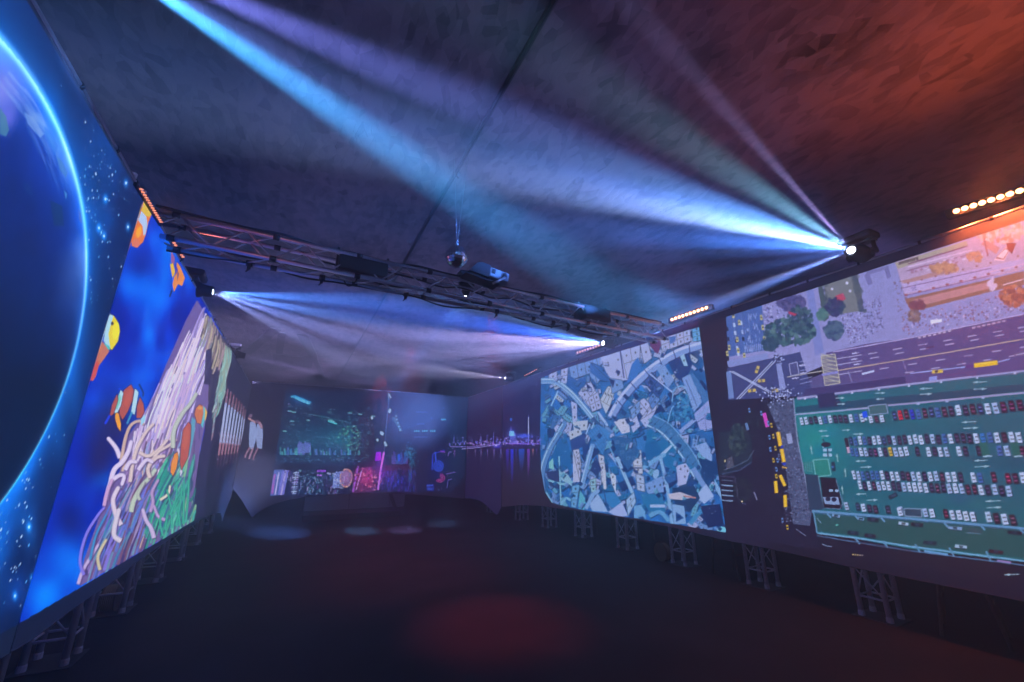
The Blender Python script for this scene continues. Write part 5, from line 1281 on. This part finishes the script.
def stage():
    y = 9.0
    a = atm(303, 512, 1, y); b = atm(404, 509, 1, y)
    root = empty('panelled_bar', (a.x, H(y), 0)); tag(root, 'low pale panelled bar front showing below the back screen', 'bar counter')
    wd = b.x - a.x; hh = 0.62
    mb = MB(); mb.box(0, wd, 0.03, 0.55, 0, hh, bev=0.01); mb.build('body', M['drape'], root)
    for k in range(2):
        mb = MB(); mb.box(0.01 + k * wd * .42, (k + 1) * wd * .42 - 0.005, 0, 0.03, 0.06, hh - 0.02, bev=0.005); mb.build('front_panel', M['panel'], root)
    mb = MB(); mb.box(0.01 + 2 * wd * .42, wd, 0, 0.03, 0.06, hh - 0.02, bev=0.005); mb.build('front_panel', M['panel'], root)
    mb = MB(); mb.poly([(wd * .80, -0.012, hh - 0.02), (wd * .84, -0.012, hh - 0.02), (wd * .92, -0.012, 0.06), (wd * .88, -0.012, 0.06)], (0, 0.012, 0)); mb.build('dark_stripe', M['black'], root)
    c = atm(302, 522, 2, -1); d = atm(402, 516, 2, -1)
    root = empty('low_step', (c.x, c.y, 0)); tag(root, 'low dark step on the floor in front of the back screen', 'step')
    mb = MB(); mb.box(0, d.x - c.x + 0.1, 0, 0.85, 0, 0.12, bev=0.01); mb.build('step_body', M['step'], root)
    mb = MB(); mb.box(-0.02, d.x - c.x + 0.12, -0.02, 0.87, 0.12, 0.145, bev=0.006); mb.build('step_top', M['drape'], root)
M['step'] = mat('dark_grey_board', (0.05, 0.05, 0.06), 0.7, 0, 0.1, 10)
stage()

# ------------------------------------------------------------------ cross truss
TZ, TY, TW = 1.235, 2.80, 0.155
def tpt(x, y, z): return (H(x), H(TY + y), Z(TZ + z))
root = empty('lighting_truss', (0, 0, 0))
tag(root, 'long box truss crossing the hall under the ceiling, hung with cables and projectors', 'truss')
x0, x1 = -0.95, 3.42
def skew(x): return 0.035 * (x - x0)      # the truss stands a little askew
for (y, z) in ((0, 0), (TW, 0), (0, TW), (TW, TW)):
    mb = MB(); mb.tube([tpt(x0, y + skew(x0), z), tpt(x1, y + skew(x1), z)], 0.025, 10)
    mb.build('chord', M['alu'], root)
mb = MB()
for (p, s) in (((0, 0), (0, H(TW), 0)), ((0, TW), (0, H(TW), 0)), ((0, 0), (0, 0, H(TW))), ((TW, 0), (0, 0, H(TW)))):
    chord_lattice(mb, tpt(x0, p[0] + skew(x0), p[1]), tpt(x1, p[0] + skew(x1), p[1]), s, 0.52, 0.010)
mb.build('lacing', M['alu'], root)
mb = MB()
for k in range(0, 9):
    x = x0 + 0.13 + k * 0.52
    for (y, z) in ((0, 0), (TW, 0), (0, TW), (TW, TW)):
        p = Vector(tpt(x, y + skew(x), z)); mb = MB(); mb.tube([p, p + Vector((0.06, 0.003, 0))], 0.031, 10)
        mb.build('coupler', M['black'], root)
# rigging clamps under the truss
for x in (-0.42, 0.02, 0.62, 1.42, 2.02, 2.2):
    mb = MB(); p = Vector(tpt(x, TW + skew(x), 0))
    mb.tube([p + Vector((-0.03, 0, 0)), p + Vector((0.03, 0, 0))], 0.036, 10)
    mb.box(-0.015, 0.015, -0.012, 0.012, -0.07, -0.02, loc=p)
    mb.tube([p + Vector((0, 0, -0.065)), p + Vector((-0.025, 0.02, -0.09))], 0.009, 6)
    mb.build('clamp', M['black'], root)

# ------------------------------------------------------------------ cables
random.seed(5)
def cable(name, pts, r, m, label, cat='cable', group=None, n=6):
    P = [Vector(p) for p in pts]; out = []
    for i in range(len(P) - 1):
        a = P[max(i - 1, 0)]; b = P[i]; c = P[i + 1]; d = P[min(i + 2, len(P) - 1)]
        for k in range(n):
            t = k / n
            out.append(0.5 * ((2 * b) + (c - a) * t + (2 * a - 5 * b + 4 * c - d) * t * t + (3 * b - a - 3 * c + d) * t ** 3))
    out.append(P[-1])
    mb = MB(); mb.tube(out, r, 6); o = mb.build(name, m); tag(o, label, cat, group); return o
def on_truss(seed, y, z, sag, a=-0.9, b=3.35):
    rr = random.Random(seed); pts = []
    x = a
    while x < b:
        pts.append(tpt(x, y + skew(x) + rr.uniform(-0.012, 0.012), z + rr.uniform(-sag, 0.0)))
        x += rr.uniform(0.16, 0.3)
    pts.append(tpt(b, y + skew(b), z)); return pts
cable('power_cable', on_truss(1, 0.0, TW + 0.03, 0.02), 0.014, M['rubber'], 'thick black cable lying along the upper near chord of the truss', group=None)
cable('power_cable', on_truss(2, 0.07, 0.03, 0.03), 0.013, M['rubber'], 'black cable running inside the truss along its middle')
cable('power_cable', on_truss(3, TW, 0.0, 0.045), 0.010, M['rubber'], 'black cable sagging in small loops below the far chord of the truss')
cable('power_cable', on_truss(4, TW - 0.02, TW, 0.05, 0.0, 2.6), 0.011, M['rubber'], 'black cable on the far upper chord of the truss')
p = [atm(518, 312, 1, TY + 0.2), atm(524, 306, 1, TY + 0.2), atm(531, 311, 1, TY + 0.2), atm(530, 318, 1, TY + 0.2), atm(525, 320, 1, TY + 0.2)]
cable('cable_loop', p, 0.008, M['alu'], 'short pale cable loop dangling under the truss right of its middle')
p = [atm(344, 281, 1, TY + 0.14), atm(348, 286, 1, TY + 0.14), atm(353, 284, 1, TY + 0.14), atm(357, 279, 1, TY + 0.14)]
cable('cable_loop', p, 0.008, M['rubber'], 'black cable loop hanging under the truss below the left projector')
p = [atm(484, 300, 1, TY + 0.18), atm(492, 306, 1, TY + 0.18), atm(502, 306, 1, TY + 0.18), atm(510, 300, 1, TY + 0.18)]
cable('cable_loop', p, 0.008, M['rubber'], 'black cable loop hanging under the truss right of the centre spotlight')

# ------------------------------------------------------------------ ceiling runs: cable with hooks
cable('ceiling_cable', [(H(0.899), H(y), Z(ZC) - 0.045 - 0.006 * (i % 2)) for i, y in enumerate(np.arange(0.2, 14.6, 0.9))], 0.013,
      M['rubber'], 'black cable running along the ceiling seam down the hall')
def ceiling_hook(px, py, label):
    p = atm(px, py, 2, ZC - 0.01)
    root = empty('ceiling_hook', (p.x, p.y, Z(ZC)))
    tag(root, label, 'hook', 'hooks on the ceiling seam')
    mb = MB(); mb.lathe([(0.0, 0), (0.045, 0), (0.045, -0.012), (0.02, -0.02), (0.0, -0.02)], None, 14); mb.build('plate', M['grey'], root)
    mb = MB(); mb.tube([(0, 0, -0.018), (0, 0, -0.05), (0.02, 0.01, -0.07), (0.035, 0.02, -0.05)], 0.006, 6); mb.build('hook', M['black'], root)
ceiling_hook(457, 174, 'small pale hook plate on the ceiling seam, above the mirror ball')
ceiling_hook(409, 242, 'small pale hook plate on the ceiling just in front of the truss')
ceiling_hook(379, 302, 'small pale hook plate on the ceiling just behind the truss')

# ------------------------------------------------------------------ mirror ball
c = atm(456.5, 257, 1, 2.58)
root = empty('mirror_ball', c)
tag(root, 'small mirror ball hanging from the ceiling beside the truss', 'mirror ball')
me = bpy.data.meshes.new('ball'); bm = bmesh.new()
nlat, nlon, R_ = 12, 24, 0.135
for i in range(nlat):
    t0 = math.pi * i / nlat + 0.012; t1 = math.pi * (i + 1) / nlat - 0.012
    for k in range(nlon):
        f0 = 2 * math.pi * k / nlon + 0.012; f1 = 2 * math.pi * (k + 1) / nlon - 0.012
        vs = [bm.verts.new((R_ * math.sin(t) * math.cos(f), R_ * math.sin(t) * math.sin(f), R_ * math.cos(t))) for t, f in ((t0, f0), (t1, f0), (t1, f1), (t0, f1))]
        bm.faces.new(vs)
bm.to_mesh(me); bm.free(); me.materials.append(M['mirror'])
o = bpy.data.objects.new('mirror_tiles', me); COL.objects.link(o); o.parent = root
mb = MB(); mb.lathe([(0.0, -0.13)] + [(0.130 * math.sin(math.pi * k / 12), -0.130 * math.cos(math.pi * k / 12)) for k in range(1, 12)] + [(0.0, 0.13)], None, 20); mb.build('core', M['black'], root)
mb = MB(); mb.tube([(0, 0, 0.13), (0, 0, 0.17)], 0.018, 8); mb.build('cap', M['grey'], root)
for s in (-1, 1):
    mb = MB(); mb.tube([(0, 0, 0.14), (s * 0.09, 0, Z(ZC) - c.z)], 0.0025, 5); mb.build('cord', M['grey'], root)

# ------------------------------------------------------------------ projectors on the truss
def projector(x, y, z, sx, sy, sz, rz, tilt, label, lens_side, housing='black', under='panel'):
    root = empty('projector', (H(x), H(y), Z(z)), (tilt, 0, rz))
    tag(root, label, 'projector')
    mb = MB(); mb.box(-sx / 2, sx / 2, -sy / 2, sy / 2, -sz / 2, sz / 2, bev=0.02)
    mb.build('housing', M[housing], root)
    mb = MB(); mb.box(-sx / 2 + 0.05, sx / 2 - 0.05, -sy / 2 + 0.04, sy / 2 - 0.04, -sz / 2 - 0.008, -sz / 2 + 0.002, bev=0.004)
    mb.build('bottom_panel', M[under], root)
    m4 = Matrix.Translation((lens_side[0] * sx * 0.22, lens_side[1] * sy / 2, -0.01)) @ Matrix.Rotation(math.pi / 2 * -lens_side[1], 4, 'X')
    mb = MB(); mb.lathe([(0.075, -0.01), (0.075, 0.05), (0.06, 0.07), (0.055, 0.03)], m4, 20); lb = mb.build('lens_barrel', M['black'], root)
    mb = MB(); mb.lathe([(0.0, 0.042), (0.03, 0.040), (0.056, 0.03)], m4, 20); mb.build('lens', M['glass'], lb)
    for sx_ in (-1, 1):
        mb = MB(); mb.box(sx_ * (sx / 2 + 0.01) - 0.012, sx_ * (sx / 2 + 0.01) + 0.012, -0.03, 0.03, -sz / 2 - 0.03, sz / 2 + 0.09, bev=0.003)
        mb.build('mounting_bracket', M['black'], root)
    for k in (-1, 1):
        mb = MB(); mb.box(k * sx * 0.3 - 0.02, k * sx * 0.3 + 0.02, -0.02, 0.02, sz / 2, sz / 2 + 0.05); mb.build('foot', M['black'], root)
    return root
projector(0.275, 2.93, 1.335, 0.54, 0.30, 0.22, 0.03, 0.0, 'black projector with pale underside in the left half of the truss', (1, 1))
projector(2.44, 2.99, 1.345, 0.52, 0.30, 0.20, 0.03, 0.0, 'black projector with pale underside in the right half of the truss', (-1, 1))
# the tilted projector above the truss
M['palegrey'] = mat('pale_grey_plastic', (0.26, 0.27, 0.30), 0.5, 0, 0.05, 20)
root = empty('tilted_projector', atm(484, 274, 1, 2.80), (0.0, 0.12, 0.05))
tag(root, 'tilted projector with pale end panel standing on top of the truss beside the mirror ball', 'projector')
mb = MB()
mb.poly([(-0.26, -0.14, -0.10), (0.02, -0.14, -0.10), (0.02, -0.14, 0.075), (-0.11, -0.14, 0.075), (-0.17, -0.14, 0.04)], (0, 0.28, 0))
mb.build('hood', M['black'], root)
mb = MB(); mb.box(0.02, 0.31, -0.13, 0.13, -0.065, 0.065, bev=0.02); mb.build('housing', M['palegrey'], root)
mb = MB(); mb.box(0.05, 0.10, -0.136, -0.128, -0.02, 0.045); mb.build('vent', M['black'], root)
mb = MB(); mb.lathe([(0.0, 0), (0.03, 0), (0.035, 0.012), (0.0, 0.014)], Matrix.Translation((0.235, -0.128, 0.01)) @ Matrix.Rotation(math.pi / 2, 4, 'X'), 14); mb.build('knob', M['black'], root)
mb = MB(); mb.tube([(0.24, -0.14, -0.02), (0.08, -0.15, -0.17)], 0.016, 8); mb.build('tilt_arm', M['alu'], root)
mb = MB(); mb.box(-0.28, 0.2, -0.1, 0.1, -0.125, -0.10); mb.build('mounting_plate', M['black'], root)

# ------------------------------------------------------------------ moving-head spotlights
def moving_head(lens, d, label, lens_mat, group='moving-head spotlights above the screens', top=None, scale=1.0, name='moving_head_spotlight', foot=None):
    lens = Vector(lens); d = Vector(d).normalized(); k = scale
    root = empty(name, lens)
    tag(root, label, 'spotlight', group)
    q = d.to_track_quat('Z', 'Y').to_matrix().to_4x4()
    back = -d * 0.22 * k
    mb = MB(); mb.lathe([(0.0, -0.33 * k), (0.06 * k, -0.33 * k), (0.095 * k, -0.28 * k), (0.10 * k, -0.14 * k), (0.078 * k, -0.10 * k), (0.072 * k, 0.0), (0.060 * k, 0.005), (0.058 * k, -0.01 * k)], q, 22)
    hd = mb.build('head', M['black'], root)
    mb = MB(); mb.lathe([(0.0, 0.002), (0.02 * k, 0.001), (0.040 * k, -0.004)], q, 20); mb.build('lens', lens_mat, hd)
    mb = MB(); mb.lathe([(0.040 * k, -0.008), (0.058 * k, -0.006)], q, 20); mb.build('lens_ring', M['glass'], hd)
    # yoke: axis horizontal, square to the beam
    ax = Vector((-d.y, d.x, 0)).normalized()
    zt = (0.20 if top is None else top) * k
    for s in (-1, 1):
        mb = MB()
        p0 = back + ax * s * 0.125 * k; 
        mb.tube([p0 - Vector((0, 0, 0.04 * k)), p0, p0 + Vector((0, 0, zt - 0.08 * k))], 0.022 * k, 8)
        mb.tube([p0 - ax * s * 0.04 * k, p0 + ax * s * 0.018 * k], 0.04 * k, 14)
        mb.build('yoke_arm', M['black'], root)
    ang = math.atan2(ax.y, ax.x)
    rm = Matrix.Rotation(ang, 3, 'Z')
    mb = MB(); mb.box(-0.15 * k, 0.15 * k, -0.06 * k, 0.06 * k, -0.03 * k, 0.0, rot=rm, loc=back + Vector((0, 0, zt - 0.06 * k)), bev=0.008); mb.build('yoke_bridge', M['black'], root)
    mb = MB(); mb.box(-0.17 * k, 0.17 * k, -0.12 * k, 0.12 * k, 0.0, 0.09 * k, rot=rm, loc=back + Vector((0, 0, zt - 0.055 * k)), bev=0.035 * k); mb.build('base', M['black'], root)
    if foot is not None:
        f_ = Vector(foot) - lens; b_ = back + Vector((0, 0, zt))
        mb = MB(); mb.tube([b_, Vector((f_.x, f_.y, b_.z)), f_], 0.018, 8); mb.build('bracket', M['black'], root)
    return root

def spot(origin, target, watts, col, deg, blend=1.0, r=0.012, nm='beam_lamp'):
    L = bpy.data.lights.new(nm, 'SPOT')
    L.energy = watts; L.color = col; L.spot_size = math.radians(deg); L.spot_blend = blend
    L.shadow_soft_size = r
    o = bpy.data.objects.new(nm, L); COL.objects.link(o)
    o.location = origin
    o.rotation_euler = (Vector(target) - Vector(origin)).to_track_quat('-Z', 'Y').to_euler()
    return o

WHITE = (0.72, 0.86, 1.0)
BLUE = (0.22, 0.45, 1.0)
TEAL = (0.30, 0.75, 0.95)
PURP = (0.50, 0.42, 1.0)
LAV = (0.75, 0.68, 1.0)
def fan(lens, items, zt):
    """items: (pixel x, pixel y, watts, colour, cone degrees[, z of aim]) aimed at points of the level z=zt"""
    for it in items:
        px, py, wt, col, deg = it[:5]
        lev = it[5] if len(it) > 5 else zt
        axis, val = (2, lev) if not isinstance(lev, tuple) else lev
        t = atm(px, py, axis, val)
        d = (t - Vector(lens)).normalized()
        spot(Vector(lens) + d * 0.03, t, wt, col, deg)

G = 1.0
# right near
R0 = atm(851, 250, 0, 3.3)
moving_head(R0, (-1, 0.05, 0.02), 'black moving-head spotlight above the parking lot picture throwing the brightest white fan', M['lens'], foot=(H(XR) + 0.05, R0.y, Z(1.30)))
fan(R0, [(500, 168, 80000, (0.16, 0.32, 1.0), 9, 1.56), (560, 190, 44000, (0.42, 0.62, 1.0), 6.5, 1.535), (620, 172, 18000, (0.18, 0.48, 1.0), 7, 1.48), (690, 146, 7000, (0.26, 0.66, 0.95), 7, 1.455), (540, 150, 20000, (0.10, 0.30, 1.0), 10, 1.51),
         (600, 230, 32000, (0.07, 0.24, 1.0), 11, 1.545), (600, 254, 8000, (0.07, 0.24, 1.0), 10, 1.52), (620, 292, 5000, (0.08, 0.26, 1.0), 10, 1.47),
         (708, 90, 14000, PURP, 2.4, 1.455), (400, 436, 28000, (0.12, 0.28, 1.0), 9, (1, 5.0)), (420, 414, 18000, (0.46, 0.52, 1.0), 8, (1, 5.0)), (600, 200, 150, (0.12, 0.26, 1.0), 70, 1.5),  # last entry: wide dim fill, added to tint the haze blue
         (456.5, 257, 2500, (0.8, 0.85, 1.0), 2.4, (1, 2.58))], 1.55)  # narrow beam added to brighten the mirror ball's tiles
# right middle
R1 = atm(603, 343, 0, 3.3)
moving_head(R1, (-1, 0.1, 0), 'black moving-head spotlight above the blue city picture', M['lens'], foot=(H(XR) + 0.05, R1.y, Z(1.30)))
fan(R1, [(430, 298, 22680, BLUE, 5), (430, 316, 125999, (0.05, 0.16, 1.0), 9), (430, 336, 226800, (0.48, 0.42, 1.0), 8), (430, 352, 251999, (0.48, 0.44, 1.0), 8, 1.53), (430, 366, 176400, (0.42, 0.42, 1.0), 8, 1.62),
         (430, 379, 75600, (0.42, 0.40, 1.0), 6, 1.64), (420, 412, 12600, (0.14, 0.30, 1.0), 20, (1, 8.8)), (400, 340, 378, (0.2, 0.3, 1.0), 60)], 1.50)  # last entry is an added wide fill for the haze
# right far
R2 = atm(505, 378, 0, 3.3)
moving_head(R2, (-1, -0.1, 0), 'farthest moving-head spotlight on the right, above the skyline picture', M['lens_far'], scale=0.9, foot=(H(XR) + 0.05, R2.y, Z(1.30)))
fan(R2, [(380, 362, 25200, LAV, 8), (380, 373, 43200, LAV, 5), (380, 380, 12600, LAV, 4)], 1.5)
# left middle
L1 = atm(213, 292, 0, -0.75)
moving_head(L1, (1, 0.05, 0), 'black moving-head spotlight above the coral picture on the left', M['lens'], foot=(H(XL) - 0.05, L1.y, Z(1.22)))
fan(L1, [(420, 305, 51000, (0.08, 0.26, 1.0), 11), (410, 330, 85000, (0.14, 0.30, 1.0), 10), (390, 350, 85000, (0.24, 0.34, 1.0), 9, 1.54), (370, 372, 57800, (0.30, 0.38, 1.0), 8, 1.66), (330, 356, 23800, (0.5, 0.5, 1.0), 4), (400, 320, 255, (0.2, 0.3, 1.0), 60)], 1.5)  # the widest cone is a weak fill added for blue haze
# left far
L2 = atm(245, 356, 0, -0.75)
moving_head(L2, (1, 0.1, -0.1), 'far moving-head spotlight on the left with a thin violet beam', M['lens_far'], scale=0.9, foot=(H(XL) - 0.05, L2.y, Z(1.22)))
fan(L2, [(380, 386, 54000, (0.50, 0.34, 1.0), 4)], 1.5)
# left near, out of the picture
L0 = w((-0.75, 1.25, 1.40))
moving_head(L0, (1, 0.3, 0.02), 'moving-head spotlight above the planet picture, out of view', M['lens'], foot=(H(XL) - 0.05, L0.y, Z(1.22)))
fan(L0, [(190, 14, 90000, (0.06, 0.36, 0.9), 12, 1.422), (250, 10, 28600, (0.22, 0.24, 1.0), 11, 1.433), (330, 90, 10400, (0.18, 0.28, 1.0), 16, 1.48)], 1.41)
# under the truss
C0 = atm(465, 296, 1, 3.12)
moving_head(C0, (0.0, 0.25, -1), 'moving-head spotlight hanging in the middle of the truss, shining down', M['lens'], None, top=0.2, scale=0.75)
fan(C0, [(405, 372, 15000, (0.10, 0.28, 1.0), 11, (1, 4.0)), (428, 380, 9000, (0.14, 0.45, 0.95), 8, (1, 4.0)), (442, 385, 6000, (0.40, 0.36, 1.0), 8, (1, 4.0)), (457, 380, 6000, BLUE, 8, (1, 4.0))], 1)

# ------------------------------------------------------------------ amber light bars
def light_bar(a, b, n, label, led, wash=None, flip=1, r=0.024, hh=0.045):
    """bar of n lamps from a to b (metres)"""
    a, b = Vector(a), Vector(b); d = b - a; L = d.length; u = d.normalized()
    root = empty('light_bar', a)
    tag(root, label, 'light bar', 'amber light bars above the screens')
    nrm = Vector((-flip, 0, 0.0))
    mb = MB(); s = Vector((0, 0, hh))
    p = [-u * 0.05 - s, u * (L + 0.05) - s, u * (L + 0.05) + s, -u * 0.05 + s]
    mb.poly([q - nrm * 0.012 for q in p], -nrm * 0.07); hs = mb.build('housing', M['black'], root)
    rot = nrm.to_track_quat('Z', 'Y').to_matrix().to_4x4()
    for k in range(n):
        m4 = Matrix.Translation(d * (k + 0.5) / n) @ rot
        mb = MB(); mb.lathe([(0.0, 0.012), (r * 0.6, 0.008), (r, -0.004), (r, -0.012)], m4, 14); mb.build('lamp', led, hs)
    if wash:
        for (tt, wt, col, deg, tgt) in wash:
            spot(a + d * tt + nrm * 0.03, a + d * tt + Vector(tgt), wt, col, deg, 1.0, 0.05, 'bar_lamp')
    return root
AMB = (1.0, 0.17, 0.05)
XB = XR - 0.04
a = atm(952, 212, 0, XB); b = atm(1090, 168, 0, XB)
light_bar(a, b, 14, 'glowing amber light bar above the parking lot picture', M['led'],
          [(0.1, 60, AMB, 110, (-0.02, 0, -1)), (0.4, 100, AMB, 120, (-0.02, 0, -1)), (0.8, 110, AMB, 120, (-0.02, 0, -1)), (0.35, 24, AMB, 165, (-0.5, 0, 0.5)), (0.95, 80, AMB, 165, (-0.5, 0, 0.6))])
light_bar(atm(670, 320, 0, XB), atm(708, 307, 0, XB), 10, 'small red light bar above the blue city picture', M['led'],
          [(0.5, 8, (1, 0.12, 0.08), 165, (-1, 0, -0.6))])
light_bar(atm(576, 353, 0, XB), atm(603, 344, 0, XB), 10, 'distant pinkish light bar just below the lens of the middle right spotlight', M['led_dim'],
          [(0.5, 6, (1, 0.10, 0.08), 165, (-1, 0, -0.6))])
light_bar(atm(524, 376, 0, XB), atm(537, 369, 0, XB), 8, 'farthest red light bar above the skyline picture', M['led_dim'], None, 1, 0.014, 0.02)
light_bar(atm(141, 188, 0, XL + 0.02), atm(162, 223, 0, XL + 0.02), 14, 'row of tiny amber lamps on the left rail above the planet and coral seam', M['led_dim'],
          [(0.5, 2.5, (1, 0.2, 0.08), 165, (1, 0, 0.3))], -1, 0.008, 0.014)
light_bar(atm(172, 239, 0, XL + 0.02), atm(184, 258, 0, XL + 0.02), 8, 'row of tiny amber lamps on the left rail where the truss ends', M['led_dim'],
          [(0.5, 2, (1, 0.2, 0.08), 165, (1, 0, 0.3))], -1, 0.012, 0.018)

# red wash on the carpet
def floor_wash(px, py, wt, deg, col=(1, 0.04, 0.05)):
    t = atm(px, py, 2, -1); src = Vector((t.x, t.y + 0.3, Z(1.2)))
    spot(src, t, wt, col, deg, 1.0, 0.03, 'floor_wash_lamp')
floor_wash(498, 622, 300, 36)
floor_wash(400, 572, 150, 60)
floor_wash(370, 540, 130, 80)

# ------------------------------------------------------------------ haze and ambient
hz, nt, b = new_mat('stage_haze'); nt.nodes.remove(b)
vs = nt.nodes.new('ShaderNodeVolumeScatter')
vs.inputs['Density'].default_value = 0.042; vs.inputs['Anisotropy'].default_value = 0.55
vs.inputs['Color'].default_value = (0.95, 0.97, 1.0, 1)
nt.links.new(vs.outputs[0], nt.nodes['Material Output'].inputs['Volume'])
mb = MB(); mb.box(H(-2.79), H(6.09), H(-1.19), H(15.19), 0.003, Z(ZC) - 0.002)
o = mb.build('stage_haze', hz); tag(o, 'thin smoke haze filling the whole hall between the screens', 'haze', None, 'stuff')

W = bpy.data.worlds.new('dim_world'); SC.world = W; W.use_nodes = True
bg = W.node_tree.nodes['Background']; bg.inputs[0].default_value = (0.10, 0.09, 0.22, 1); bg.inputs[1].default_value = 0.25

cy = SC.cycles
cy.use_denoising = True
cy.max_bounces = 5; cy.diffuse_bounces = 2; cy.glossy_bounces = 2; cy.volume_bounces = 0; cy.transmission_bounces = 2
cy.sample_clamp_indirect = 4.0
cy.use_light_tree = True
